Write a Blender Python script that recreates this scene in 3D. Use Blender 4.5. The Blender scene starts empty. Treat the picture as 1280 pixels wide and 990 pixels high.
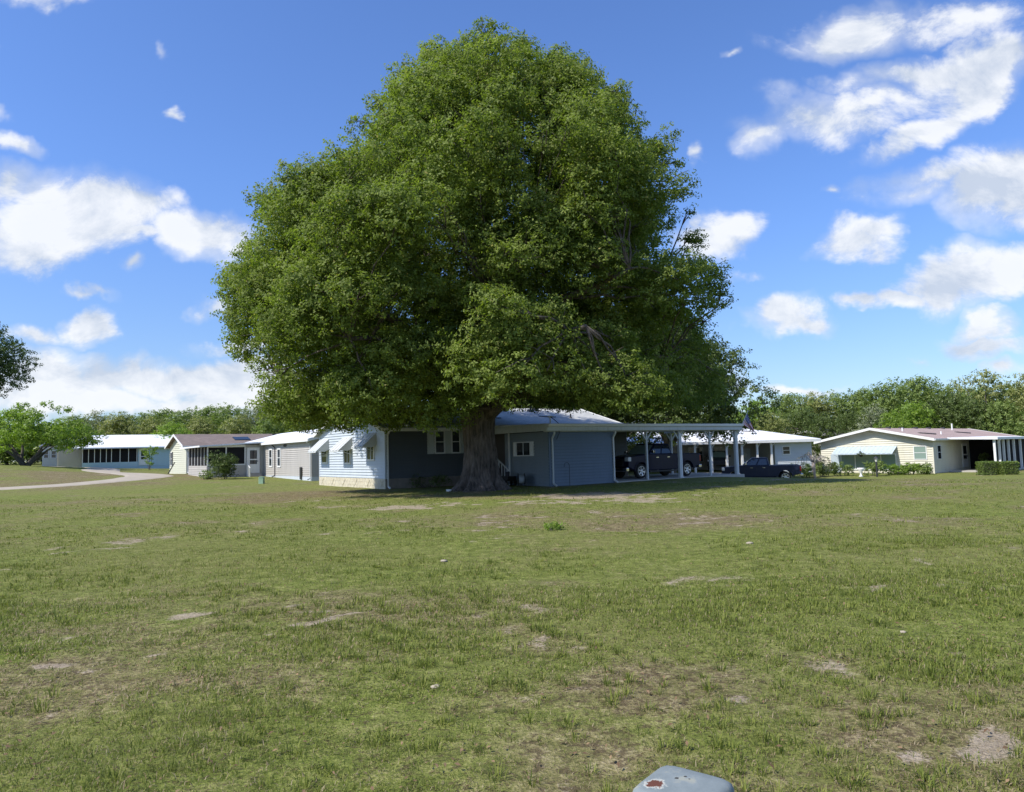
import bpy, math, random
import numpy as np
from mathutils import Vector, Matrix, Euler
C = bpy.context.scene
COL = C.collection
R = math.radians
PI = math.pi

# ---------------------------------------------------------------- camera
F_PX = 914.0
cam_d = bpy.data.cameras.new('camera')
cam = bpy.data.objects.new('camera', cam_d)
COL.objects.link(cam)
cam_d.sensor_fit = 'HORIZONTAL'
cam_d.sensor_width = 36.0
cam_d.lens = 36.0 * F_PX / 1280.0
cam_d.clip_end = 5000
cam_d.clip_start = 0.05
EYE = Vector((0, 0, 1.6))
PITCH, ROLL = R(4.44), R(-1.5)
CM = Matrix.Rotation(R(90) + PITCH, 3, 'X') @ Matrix.Rotation(ROLL, 3, 'Z')
cam.matrix_world = Matrix.Translation(EYE) @ CM.to_4x4()
C.camera = cam

def at(u, v, d):
    """world point seen at photo position (u, v) at forward distance d metres"""
    r = CM @ Vector(((u - 640) / F_PX, -(v - 495) / F_PX, -1))
    return EYE + r * (d / r.y)

# ---------------------------------------------------------------- light
SUN_EL = R(48)
SUN_AZ = Vector((-0.87, -0.49)).normalized()       # horizontal direction towards the sun
sun_d = bpy.data.lights.new('sun', 'SUN')
sun = bpy.data.objects.new('sun', sun_d)
COL.objects.link(sun)
sun_d.energy = 4.6
sun_d.angle = R(0.53)
sun_d.color = (1.0, 0.94, 0.85)
SUN_DIR = Vector((SUN_AZ.x * math.cos(SUN_EL), SUN_AZ.y * math.cos(SUN_EL), math.sin(SUN_EL)))
sun.rotation_euler = SUN_DIR.to_track_quat('Z', 'Y').to_euler()
sun.location = (0, 0, 60)

C.view_settings.view_transform = 'Standard'
C.view_settings.look = 'None'
C.view_settings.exposure = 0.42
C.view_settings.gamma = 1.0
C.view_settings.use_curve_mapping = False

# ---------------------------------------------------------------- world: sky and clouds
class NT:
    def __init__(s, tree):
        s.t = tree
    def n(s, kind, **kw):
        nd = s.t.nodes.new(kind)
        for k, v in kw.items():
            setattr(nd, k, v)
        return nd
    def l(s, a, b):
        s.t.links.new(a, b)
    def setin(s, sock, v):
        if hasattr(v, 'is_linked') or isinstance(v, bpy.types.NodeSocket):
            s.l(v, sock)
        else:
            sock.default_value = v
    def math(s, op, a, b=None, c=None, clamp=False):
        nd = s.n('ShaderNodeMath', operation=op, use_clamp=clamp)
        for i, v in enumerate((a, b, c)):
            if v is not None:
                s.setin(nd.inputs[i], v)
        return nd.outputs[0]
    def vmath(s, op, a, b=None):
        nd = s.n('ShaderNodeVectorMath', operation=op)
        s.setin(nd.inputs[0], a)
        if b is not None:
            s.setin(nd.inputs[1], b)
        return nd
    def mixc(s, f, a, b, mode='MIX'):
        nd = s.n('ShaderNodeMix', data_type='RGBA', blend_type=mode)
        s.setin(nd.inputs[0], f); s.setin(nd.inputs[6], a); s.setin(nd.inputs[7], b)
        return nd.outputs[2]
    def ramp(s, f, stops):
        nd = s.n('ShaderNodeValToRGB')
        e = nd.color_ramp.elements
        while len(e) < len(stops):
            e.new(0.5)
        for i, (p, c) in enumerate(stops):
            e[i].position = p
            e[i].color = c if len(c) == 4 else (*c, 1)
        s.l(f, nd.inputs[0])
        return nd.outputs[0]
    def noise(s, vec, scale, detail=4, rough=0.5, dim='3D', dist=0.0):
        nd = s.n('ShaderNodeTexNoise', noise_dimensions=dim)
        if vec is not None:
            s.l(vec, nd.inputs['Vector'])
        nd.inputs['Scale'].default_value = scale
        nd.inputs['Detail'].default_value = detail
        nd.inputs['Roughness'].default_value = rough
        nd.inputs['Distortion'].default_value = dist
        return nd
    def maprange(s, f, a, b, c=0.0, d=1.0, smooth=False):
        nd = s.n('ShaderNodeMapRange', interpolation_type='SMOOTHSTEP' if smooth else 'LINEAR')
        s.l(f, nd.inputs[0])
        for i, v in enumerate((a, b, c, d)):
            nd.inputs[1 + i].default_value = v
        return nd.outputs[0]

W = bpy.data.worlds.new('World')
C.world = W
W.use_nodes = True
wt = NT(W.node_tree)
W.node_tree.nodes.clear()
wout = wt.n('ShaderNodeOutputWorld')
bg = wt.n('ShaderNodeBackground')
wt.l(bg.outputs[0], wout.inputs[0])
sky = wt.n('ShaderNodeTexSky', sky_type='NISHITA')
sky.sun_disc = False
sky.sun_elevation = SUN_EL
sky.sun_rotation = math.atan2(SUN_AZ.x, SUN_AZ.y)
sky.altitude = 100
sky.air_density = 1.0
sky.dust_density = 0.6
sky.ozone_density = 2.5
bg.inputs[1].default_value = 0.13
tc = wt.n('ShaderNodeTexCoord')
sep = wt.n('ShaderNodeSeparateXYZ')
wt.l(tc.outputs['Generated'], sep.inputs[0])
dy = wt.math('MAXIMUM', wt.math('ABSOLUTE', sep.outputs[1]), 0.12)
px_ = wt.math('DIVIDE', sep.outputs[0], dy)
pz_ = wt.math('DIVIDE', sep.outputs[2], dy)
comb = wt.n('ShaderNodeCombineXYZ')
wt.l(px_, comb.inputs[0]); wt.l(pz_, comb.inputs[1])
wt.l(wt.math('SIGN', sep.outputs[1]), comb.inputs[2])
P = comb.outputs[0]
warp = wt.noise(P, 5.0, 5, 0.55)
wv = wt.vmath('SUBTRACT', warp.outputs['Color'], (0.5, 0.5, 0.5)).outputs[0]
wsc = wt.vmath('MULTIPLY', wv, (0.26, 0.15, 0.0)).outputs[0]
PW = wt.vmath('ADD', P, wsc).outputs[0]
# clouds: (u, v, half width, half height, tilt in degrees, weight) measured in the photograph, kept as sky directions
CL = [(70, 272, 105, 58, 8, 1.15), (150, 262, 70, 32, -5, 1.0), (235, 292, 90, 28, -8, 1.05), (25, 225, 60, 28, 0, .75), (38, 170, 40, 13, -15, .7),
      (8, 128, 25, 12, -15, .7), (192, 148, 15, 11, 30, .6), (205, 72, 9, 12, 0, .45), (150, 341, 28, 12, 0, .75), (105, 370, 45, 7, -10, .5),
      (115, 412, 27, 24, 0, 1.0), (50, 428, 58, 12, -5, .75), (60, 480, 110, 32, 0, 1.1), (190, 468, 90, 26, 0, 1.05), (174, 452, 20, 22, 0, .9), (270, 480, 85, 38, 0, 1.1),
      (272, 382, 20, 12, 0, .6), (1075, 32, 78, 34, 8, .95), (1190, 25, 80, 26, 5, .65), (1130, 95, 65, 26, 10, .8), (1205, 90, 95, 44, 22, 1.1), (1240, 60, 60, 35, 0, .9),
      (1165, 150, 48, 24, 22, .95), (1040, 150, 85, 30, 8, .62), (975, 180, 40, 22, 35, .6), (1250, 225, 60, 52, 15, .95), (1150, 240, 90, 20, 10, .6), (1030, 247, 24, 10, 0, .55),
      (1075, 298, 52, 20, 20, .75), (1060, 318, 50, 22, 15, .72), (1175, 352, 66, 36, 8, 1.15), (1235, 335, 70, 34, 5, 1.1), (1065, 384, 32, 9, 12, .8), (1110, 378, 40, 12, 5, .8),
      (975, 405, 48, 19, 0, .95), (1000, 415, 45, 12, 0, .8), (1252, 402, 36, 24, 10, .95), (1250, 425, 55, 12, 0, .9), (1275, 450, 20, 10, 0, .8), (875, 305, 42, 30, 0, .85), (870, 285, 14, 18, 0, .6),
      (860, 206, 17, 12, 25, .6), (930, 350, 22, 8, 0, .4), (920, 80, 16, 7, 0, .5), (1100, 130, 130, 22, 12, .62), (1010, 60, 60, 14, 0, .4), (1180, 215, 120, 22, 12, .6), (1130, 165, 60, 20, 30, .7), (90, 500, 120, 16, 0, 1.0), (300, 430, 60, 14, 0, .7), (120, 300, 120, 12, 0, .8), (250, 500, 80, 18, 0, 1.0), (1010, 484, 55, 6, 0, .75), (1150, 456, 20, 5, 0, .35), (5, 70, 12, 16, 0, .5), (60, 8, 70, 12, 0, .4), (925, 480, 22, 22, 0, .6)]
field = None
bigf = None
for (u, v, a, b, tilt, wgt) in CL:
    q = at(u, v, 1.0) - EYE
    mp = wt.n('ShaderNodeMapping', vector_type='TEXTURE')
    wt.l(PW, mp.inputs[0])
    mp.inputs[1].default_value = (q.x, q.z, 1.0)
    mp.inputs[2].default_value = (0, 0, R(tilt))
    mp.inputs[3].default_value = (a / F_PX * 1.5, b / F_PX * 1.5, 1.0)
    ln = wt.vmath('LENGTH', mp.outputs[0]).outputs['Value']
    f = wt.math('MULTIPLY', wt.math('SUBTRACT', 1.0, ln, clamp=True), wgt)
    field = f if field is None else wt.math('MAXIMUM', field, f)
# loose clouds elsewhere in the sky (outside the part the photograph shows)
behind = wt.maprange(sep.outputs[1], 0.1, -0.2)
gen = wt.noise(tc.outputs['Generated'], 2.2, 5, 0.55)
gclouds = wt.math('MULTIPLY', wt.maprange(gen.outputs[0], 0.52, 0.72), behind)
field = wt.math('MAXIMUM', field, gclouds)
mpn = wt.n('ShaderNodeMapping')
wt.l(P, mpn.inputs[0]); mpn.inputs[3].default_value = (1, 1.5, 1)
det = wt.noise(mpn.outputs[0], 7.0, 11, 0.66, dist=0.35)
dens = wt.math('ADD', wt.math('MULTIPLY', field, 1.85), wt.math('MULTIPLY', wt.math('SUBTRACT', det.outputs[0], 0.5), 2.35))
alpha = wt.maprange(dens, 0.25, 1.15, smooth=True)
onoff = wt.maprange(field, 0.0, 0.22, smooth=True)
veil = wt.math('MULTIPLY', wt.maprange(wt.math('ADD', field, wt.math('MULTIPLY', wt.math('SUBTRACT', warp.outputs[0], 0.5), 1.2)), 0.05, 0.75, smooth=True), 0.72)
alpha = wt.math('MAXIMUM', alpha, veil)
alpha = wt.math('MULTIPLY', alpha, onoff)
# light and dark billows: density here against density a step towards the sun
off = wt.n('ShaderNodeMapping')
wt.l(mpn.outputs[0], off.inputs[0]); off.inputs[1].default_value = (-0.035, 0.075, 0)
det2 = wt.noise(off.outputs[0], 7.0, 5, 0.5, dist=0.35)
lit = wt.maprange(wt.math('SUBTRACT', det.outputs[0], det2.outputs[0]), -0.14, 0.10)
thick = wt.maprange(dens, 0.5, 1.6)
ccol = wt.mixc(lit, (3.4, 3.85, 4.6, 1), (5.8, 5.9, 6.05, 1))
ccol2 = wt.mixc(wt.math('MULTIPLY', thick, 0.2), ccol, (4.1, 4.5, 5.2, 1))
airc = wt.mixc(wt.maprange(sep.outputs[2], 0.0, 0.38, smooth=True), (0.66, 0.74, 0.92, 1), (0.71, 0.90, 1.26, 1))
tint = wt.mixc(1.0, sky.outputs[0], airc, 'MULTIPLY')
cl = wt.mixc(wt.math('MULTIPLY', alpha, 0.94), tint, ccol2)
wt.l(cl, bg.inputs[0])

# ---------------------------------------------------------------- helpers
def tag(o, label=None, cat=None, group=None, kind=None):
    if label: o['label'] = label
    if cat: o['category'] = cat
    if group: o['group'] = group
    if kind: o['kind'] = kind
    return o

def empty(name, loc, rz=0.0, **kw):
    o = bpy.data.objects.new(name, None)
    COL.objects.link(o)
    o.location = loc
    o.rotation_euler = (0, 0, rz)
    o.empty_display_size = 0.3
    return tag(o, **kw)

def copy_tree(o, parent=None):
    c = o.copy(); COL.objects.link(c); c.parent = parent
    for ch in o.children:
        copy_tree(ch, c)
    return c

class MB:
    def __init__(s):
        s.v = []; s.f = []; s.sm = False
    def add(s, vs, fs):
        n = len(s.v)
        s.v += [tuple(p) for p in vs]
        s.f += [tuple(i + n for i in f) for f in fs]
        return s
    def box(s, x0, x1, y0, y1, z0, z1):
        x0, x1 = min(x0, x1), max(x0, x1); y0, y1 = min(y0, y1), max(y0, y1); z0, z1 = min(z0, z1), max(z0, z1)
        return s.add([(x0, y0, z0), (x1, y0, z0), (x1, y1, z0), (x0, y1, z0), (x0, y0, z1), (x1, y0, z1), (x1, y1, z1), (x0, y1, z1)],
                     [(0, 3, 2, 1), (4, 5, 6, 7), (0, 1, 5, 4), (1, 2, 6, 5), (2, 3, 7, 6), (3, 0, 4, 7)])
    def bar(s, p, q, w, h=None, up=(0, 0, 1)):
        p, q = Vector(p), Vector(q); h = h or w
        d = (q - p).normalized(); up = Vector(up)
        if abs(d.dot(up)) > 0.95: up = Vector((1, 0, 0))
        a = d.cross(up).normalized(); b = a.cross(d).normalized()
        vs = []
        for c in (p, q):
            for (i, j) in ((-1, -1), (1, -1), (1, 1), (-1, 1)):
                vs.append(c + a * (i * w / 2) + b * (j * h / 2))
        return s.add(vs, [(0, 1, 2, 3), (7, 6, 5, 4), (0, 4, 5, 1), (1, 5, 6, 2), (2, 6, 7, 3), (3, 7, 4, 0)])
    def tube(s, pts, rad, n=8, cap=True):
        pts = [Vector(p) for p in pts]
        if not hasattr(rad, '__len__'): rad = [rad] * len(pts)
        base = len(s.v); prev = None
        for i, p in enumerate(pts):
            t = (pts[min(i + 1, len(pts) - 1)] - pts[max(i - 1, 0)]).normalized()
            if prev is None:
                a = t.cross(Vector((0, 0, 1)) if abs(t.z) < .9 else Vector((1, 0, 0))).normalized()
            else:
                a = (prev - t * prev.dot(t)).normalized()
            prev = a; b = t.cross(a)
            for k in range(n):
                an = 2 * PI * k / n
                s.v.append(tuple(p + (a * math.cos(an) + b * math.sin(an)) * rad[i]))
        for i in range(len(pts) - 1):
            for k in range(n):
                k2 = (k + 1) % n
                s.f.append((base + i * n + k, base + i * n + k2, base + (i + 1) * n + k2, base + (i + 1) * n + k))
        if cap:
            s.f.append(tuple(base + k for k in reversed(range(n))))
            s.f.append(tuple(base + (len(pts) - 1) * n + k for k in range(n)))
        return s
    def lathe(s, prof, cx=0, cy=0, n=16, axis='z'):
        """prof: list of (r, h)"""
        base = len(s.v)
        for (r, h) in prof:
            for k in range(n):
                an = 2 * PI * k / n
                if axis == 'z': s.v.append((cx + r * math.cos(an), cy + r * math.sin(an), h))
                else: s.v.append((cx + r * math.cos(an), h, cy + r * math.sin(an)))
        for i in range(len(prof) - 1):
            for k in range(n):
                k2 = (k + 1) % n
                s.f.append((base + i * n + k, base + i * n + k2, base + (i + 1) * n + k2, base + (i + 1) * n + k))
        s.f.append(tuple(base + k for k in reversed(range(n))))
        s.f.append(tuple(base + (len(prof) - 1) * n + k for k in range(n)))
        return s
    def prism(s, poly, a0, a1, axis='y'):
        """extrude 2-D polygon: axis 'y': poly in (x,z); 'x': poly in (y,z); 'z': poly in (x,y)"""
        n = len(poly); vs = []
        for a in (a0, a1):
            for (p, q) in poly:
                vs.append({'y': (p, a, q), 'x': (a, p, q), 'z': (p, q, a)}[axis])
        fs = [tuple(range(n)), tuple(reversed(range(n, 2 * n)))]
        for i in range(n):
            j = (i + 1) % n
            fs.append((i, i + n, j + n, j))
        return s.add(vs, fs)
    def build(s, name, mat, parent=None, smooth=False, bevel=0, loc=None, fix=True):
        me = bpy.data.meshes.new(name)
        me.from_pydata(s.v, [], s.f)
        if fix:
            import bmesh
            bm = bmesh.new(); bm.from_mesh(me)
            bmesh.ops.recalc_face_normals(bm, faces=bm.faces)
            bm.to_mesh(me); bm.free()
        me.materials.append(mat)
        if smooth:
            me.polygons.foreach_set('use_smooth', [True] * len(me.polygons))
        o = bpy.data.objects.new(name, me)
        COL.objects.link(o)
        if parent: o.parent = parent
        if loc: o.location = loc
        if bevel:
            m = o.modifiers.new('bevel', 'BEVEL'); m.width = bevel; m.segments = 2; m.limit_method = 'ANGLE'; m.angle_limit = R(40)
        return o

# ---------------------------------------------------------------- materials
def mat(name):
    m = bpy.data.materials.new(name); m.use_nodes = True
    t = NT(m.node_tree)
    b = m.node_tree.nodes['Principled BSDF']
    return m, t, b

def plain(name, col, rough=0.6, metal=0.0, var=0.12, nscale=3.0, bump=0.0, dirt=None, spec=0.5, streak=False):
    m, t, b = mat(name)
    co = t.n('ShaderNodeTexCoord').outputs['Object']
    vec = co
    if streak:
        mp = t.n('ShaderNodeMapping'); t.l(co, mp.inputs[0]); mp.inputs[3].default_value = (1, 1, 0.18); vec = mp.outputs[0]
    n1 = t.noise(vec, nscale, 6, 0.6)
    n2 = t.noise(co, nscale * 9, 3, 0.6)
    f = t.math('ADD', t.math('MULTIPLY', n1.outputs[0], 0.7), t.math('MULTIPLY', n2.outputs[0], 0.3))
    lo = tuple(c * (1 - var) for c in col); hi = tuple(min(1, c * (1 + var)) for c in col)
    c = t.ramp(f, [(0.3, lo), (0.7, hi)])
    if dirt:
        dcol, amt = dirt
        n3 = t.noise(vec, nscale * 1.7, 6, 0.65)
        c = t.mixc(t.math('MULTIPLY', t.maprange(n3.outputs[0], 0.52, 0.72), amt), c, (*dcol, 1))
    t.l(c, b.inputs['Base Color'])
    b.inputs['Roughness'].default_value = rough
    b.inputs['Metallic'].default_value = metal
    b.inputs['Specular IOR Level'].default_value = spec
    if bump:
        bp = t.n('ShaderNodeBump'); bp.inputs['Strength'].default_value = bump; bp.inputs['Distance'].default_value = 0.02
        t.l(n2.outputs[0], bp.inputs['Height']); t.l(bp.outputs[0], b.inputs['Normal'])
    return m

def leafmat(name, dark, light, trans=0.35, rough=0.45, nscale=0.35, dead=None):
    m, t, b = mat(name)
    at_ = t.n('ShaderNodeAttribute', attribute_name='tint')
    co = t.n('ShaderNodeTexCoord').outputs['Object']
    n = t.noise(co, nscale, 3, 0.6)
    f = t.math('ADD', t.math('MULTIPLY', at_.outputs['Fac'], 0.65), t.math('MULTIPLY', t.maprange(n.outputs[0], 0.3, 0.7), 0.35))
    stops = [(0.05, dark), (0.85, light)]
    if dead: stops.append((0.985, dead))
    c = t.ramp(f, stops)
    t.l(c, b.inputs['Base Color'])
    b.inputs['Roughness'].default_value = rough
    b.inputs['Specular IOR Level'].default_value = 0.25
    tr = t.n('ShaderNodeBsdfTranslucent')
    t.l(t.mixc(1.0, c, (1.3, 1.5, 0.6, 1), 'MULTIPLY'), tr.inputs[0])
    mx = t.n('ShaderNodeMixShader'); mx.inputs[0].default_value = trans
    t.l(b.outputs[0], mx.inputs[1]); t.l(tr.outputs[0], mx.inputs[2])
    t.l(mx.outputs[0], m.node_tree.nodes['Material Output'].inputs[0])
    return m

def barkmat(name, dark, light, sc=3.0):
    m, t, b = mat(name)
    co = t.n('ShaderNodeTexCoord').outputs['Object']
    mp = t.n('ShaderNodeMapping'); t.l(co, mp.inputs[0]); mp.inputs[3].default_value = (1, 1, 0.16)
    n = t.noise(mp.outputs[0], sc * 3.2, 8, 0.68, dist=0.4)
    n2 = t.noise(co, sc * 0.5, 4, 0.5)
    f = t.math('ADD', t.math('MULTIPLY', n.outputs[0], 0.75), t.math('MULTIPLY', n2.outputs[0], 0.25))
    c = t.ramp(f, [(0.36, dark), (0.66, light)])
    t.l(c, b.inputs['Base Color']); b.inputs['Roughness'].default_value = 0.9
    bp = t.n('ShaderNodeBump'); bp.inputs['Strength'].default_value = 0.9; bp.inputs['Distance'].default_value = 0.06
    t.l(n.outputs[0], bp.inputs['Height']); t.l(bp.outputs[0], b.inputs['Normal'])
    return m

def glassmat(name, col=(0.02, 0.025, 0.03), rough=0.06):
    m, t, b = mat(name)
    b.inputs['Base Color'].default_value = (*col, 1)
    b.inputs['Roughness'].default_value = rough
    b.inputs['Specular IOR Level'].default_value = 0.8
    return m

def shingles(name, col, var=0.25):
    m, t, b = mat(name)
    co = t.n('ShaderNodeTexCoord').outputs['Object']
    br = t.n('ShaderNodeTexBrick')
    t.l(co, br.inputs['Vector'])
    br.inputs['Scale'].default_value = 1.0
    br.inputs['Brick Width'].default_value = 0.33; br.inputs['Row Height'].default_value = 0.145
    br.inputs['Mortar Size'].default_value = 0.006
    br.inputs['Color1'].default_value = (*[c * (1 - var) for c in col], 1)
    br.inputs['Color2'].default_value = (*[c * (1 + var) for c in col], 1)
    br.inputs['Mortar'].default_value = (*[c * 0.45 for c in col], 1)
    n = t.noise(co, 0.8, 6, 0.65)
    c = t.mixc(t.maprange(n.outputs[0], 0.35, 0.75), br.outputs[0], (*[c * 0.72 for c in col], 1))
    t.l(c, b.inputs['Base Color']); b.inputs['Roughness'].default_value = 0.9
    return m

M = {}
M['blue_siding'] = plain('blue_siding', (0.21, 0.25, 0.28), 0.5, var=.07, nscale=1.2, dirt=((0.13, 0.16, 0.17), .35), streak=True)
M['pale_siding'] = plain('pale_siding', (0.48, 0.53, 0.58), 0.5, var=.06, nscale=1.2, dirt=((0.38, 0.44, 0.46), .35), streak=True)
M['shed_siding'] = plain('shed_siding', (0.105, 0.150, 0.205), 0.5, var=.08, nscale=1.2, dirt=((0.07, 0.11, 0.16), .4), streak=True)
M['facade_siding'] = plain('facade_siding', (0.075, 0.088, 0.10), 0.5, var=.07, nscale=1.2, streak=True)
M['grey_siding'] = plain('grey_siding', (0.42, 0.40, 0.37), 0.6, var=.06, nscale=1.2, dirt=((0.3, 0.29, 0.26), .4), streak=True)
M['cream_siding'] = plain('cream_siding', (0.62, 0.60, 0.49), 0.6, var=.05, nscale=1.2, dirt=((0.48, 0.45, 0.34), .3), streak=True)
M['sage_siding'] = plain('sage_siding', (0.56, 0.57, 0.47), 0.6, var=.05, nscale=1.2, streak=True)
M['tan_siding'] = plain('tan_siding', (0.50, 0.47, 0.38), 0.6, var=.05, nscale=1.2)
M['white_siding'] = plain('white_siding', (0.52, 0.56, 0.60), 0.6, var=.04, nscale=1.2, dirt=((0.45, 0.47, 0.48), .3))
M['aqua_siding'] = plain('aqua_siding', (0.40, 0.55, 0.62), 0.6, var=.05)
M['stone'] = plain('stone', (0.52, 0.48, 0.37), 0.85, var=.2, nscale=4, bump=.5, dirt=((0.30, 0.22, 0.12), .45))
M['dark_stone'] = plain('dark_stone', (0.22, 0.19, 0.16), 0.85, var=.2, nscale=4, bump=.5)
M['white_trim'] = plain('white_trim', (0.72, 0.73, 0.72), 0.45, var=.05, dirt=((0.5, 0.5, 0.46), .3))
M['grey_trim'] = plain('grey_trim', (0.52, 0.55, 0.55), 0.5, var=.08, dirt=((0.28, 0.3, 0.28), .45), streak=True)
M['white_roof'] = plain('white_roof', (0.72, 0.74, 0.76), 0.5, var=.05, nscale=.7, dirt=((0.52, 0.54, 0.54), .35))
M['grey_roof'] = shingles('grey_roof', (0.50, 0.51, 0.50), .14)
M['brown_roof'] = shingles('brown_roof', (0.20, 0.158, 0.138), .2)
M['pink_roof'] = shingles('pink_roof', (0.40, 0.30, 0.265), .12)
M['red_roof'] = shingles('red_roof', (0.38, 0.16, 0.10), .15)
M['dark_roof'] = shingles('dark_roof', (0.13, 0.12, 0.12), .15)
M['glass'] = glassmat('glass')
M['pale_glass'] = glassmat('pale_glass', (0.22, 0.30, 0.26), 0.12)
M['screen'] = plain('screen', (0.018, 0.018, 0.02), 0.8, spec=.1)
M['shade_inside'] = plain('shade_inside', (0.10, 0.09, 0.085), 0.9)
M['black'] = plain('black', (0.02, 0.02, 0.02), 0.5)
M['dark_metal'] = plain('dark_metal', (0.05, 0.05, 0.055), 0.45, metal=.3)
M['rubber'] = plain('rubber', (0.018, 0.018, 0.018), 0.85)
M['awning_grey'] = plain('awning_grey', (0.50, 0.52, 0.52), .5, var=.06, dirt=((.35, .37, .36), .35))
M['alloy'] = plain('alloy', (0.62, 0.62, 0.63), 0.3, metal=.75, var=.04)
M['chrome'] = plain('chrome', (0.7, 0.7, 0.72), 0.12, metal=1, var=.02)
M['navy_paint'] = plain('navy_paint', (0.008, 0.010, 0.034), 0.28, var=.05, spec=.22)
M['slate_paint'] = plain('slate_paint', (0.014, 0.020, 0.045), 0.3, var=.05, spec=.22)
M['black_paint'] = plain('black_paint', (0.012, 0.013, 0.018), 0.25, var=.05, spec=.4)
M['tail'] = plain('tail', (0.30, 0.015, 0.01), 0.25)
M['lamp_glass'] = plain('lamp_glass', (0.75, 0.75, 0.72), 0.12, var=.03)
M['concrete'] = plain('concrete', (0.42, 0.40, 0.36), 0.9, var=.12, nscale=.8, bump=.15, dirt=((0.28, 0.26, 0.22), .5))
M['path'] = plain('path', (0.36, 0.315, 0.245), 0.95, var=.14, nscale=.9, bump=.2, dirt=((0.26, 0.22, 0.16), .5))
M['asphalt'] = plain('asphalt', (0.06, 0.06, 0.06), 0.95, var=.15, nscale=1)
M['bark'] = barkmat('bark', (0.016, 0.012, 0.010), (0.20, 0.163, 0.138))
M['bark_far'] = barkmat('bark_far', (0.04, 0.035, 0.03), (0.16, 0.14, 0.12))
M['leaf_oak'] = leafmat('leaf_oak', (0.050, 0.082, 0.018), (0.255, 0.315, 0.068), .42, rough=.6, dead=(0.34, 0.31, 0.10))
M['leaf_bright'] = leafmat('leaf_bright', (0.10, 0.17, 0.030), (0.26, 0.36, 0.06), .4)
M['leaf_mid'] = leafmat('leaf_mid', (0.085, 0.135, 0.036), (0.225, 0.290, 0.080), .3)
M['leaf_olive'] = leafmat('leaf_olive', (0.13, 0.155, 0.045), (0.29, 0.31, 0.11), .3)
M['leaf_grey'] = leafmat('leaf_grey', (0.13, 0.155, 0.09), (0.27, 0.30, 0.18), .3)
M['leaf_dark'] = leafmat('leaf_dark', (0.038, 0.062, 0.018), (0.125, 0.170, 0.044), .25)
# ---------------------------------------------------------------- terrain
CTRL = [(0, 0, 0), (-3, 8, 0), (4, 8, 0), (0, 18, 0), (-10, 18, 0), (12, 18, 0), (-6.6, 38, -.1), (-12.2, 46, -.1), (1.8, 36, -.1), (5.3, 38.4, -.1), (-1.5, 34.5, -.12),
        (13.4, 44, -.2), (-14.4, 53, -.05), (-21, 62, .15), (-32, 72, .39), (-40, 78, .5), (-52, 92, 1.05), (-33, 47, .1), (-28, 58, .25), (-50, 72, 1.62), (-62, 80, 1.9),
        (-44, 84, .85), (18, 56, -1.15), (20, 60, -1.3), (24, 64, -1.0), (36, 63, -1.12), (44, 61, -1.1), (31, 70, -1.1), (18, 68, -.6), (26, 70, -.9), (11, 45, -.12), (8, 60, -.5),
        (24, 35, -.3), (30, 20, -.15), (-24, 24, 0), (-60, 30, .2), (60, 30, -.6), (70, 62, -1.0), (0, 80, -.2), (0, 120, .2), (-90, 120, 1.8), (70, 110, -.8), (-100, 60, 1.4),
        (0, 250, 2), (-200, 250, 3), (200, 250, 0), (0, -60, 0), (-80, -60, .5), (80, -60, -.5), (300, 0, -1), (-300, 0, 2), (0, 600, 2), (-500, 600, 3), (500, 600, 0), (0, -400, 0), (500, -400, 0), (-500, -400, 0)]
_c = np.array(CTRL, float)
def _k(r2):
    return np.where(r2 > 1e-9, 0.5 * r2 * np.log(np.maximum(r2, 1e-9)), 0.0)
_s = 50.0
_P = _c[:, :2] / _s
_r2 = ((_P[:, None, :] - _P[None, :, :]) ** 2).sum(-1)
_n = len(_P)
_A = np.zeros((_n + 3, _n + 3))
_A[:_n, :_n] = _k(_r2) + np.eye(_n) * 1e-4
_A[:_n, _n] = 1; _A[:_n, _n + 1:] = _P; _A[_n, :_n] = 1; _A[_n + 1:, :_n] = _P.T
_w = np.linalg.solve(_A, np.concatenate([_c[:, 2], np.zeros(3)]))
def gz(x, y):
    x = np.asarray(x, float) / _s; y = np.asarray(y, float) / _s
    z = _w[_n] + _w[_n + 1] * x + _w[_n + 2] * y
    for i in range(_n):
        z = z + _w[i] * _k((x - _P[i, 0]) ** 2 + (y - _P[i, 1]) ** 2)
    return np.clip(z, -2.5, 5)
def gzs(x, y):
    return float(gz(x, y))

_rs = np.random.RandomState(11)
_LAT = _rs.rand(256, 256)
def vnoise(x, y):
    xi = np.floor(x).astype(int); yi = np.floor(y).astype(int)
    fx = x - xi; fy = y - yi
    fx = fx * fx * (3 - 2 * fx); fy = fy * fy * (3 - 2 * fy)
    g = lambda a, b: _LAT[a % 256, b % 256]
    return (g(xi, yi) * (1 - fx) + g(xi + 1, yi) * fx) * (1 - fy) + (g(xi, yi + 1) * (1 - fx) + g(xi + 1, yi + 1) * fx) * fy
def fbm(x, y, sc, o=5, rough=.5):
    t = 0; a = 1; tot = 0
    for i in range(o):
        t = t + a * vnoise(x * sc + 17.3 * i, y * sc + 5.7 * i); tot += a; a *= rough; sc *= 2.03
    return t / tot

def ground_hit(u, v):
    r = CM @ Vector(((u - 640) / F_PX, -(v - 495) / F_PX, -1))
    t = 1.0; prev = t
    for i in range(4000):
        p = EYE + r * t
        if p.z < gzs(p.x, p.y): break
        prev = t; t *= 1.004
    return EYE + r * t

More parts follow.
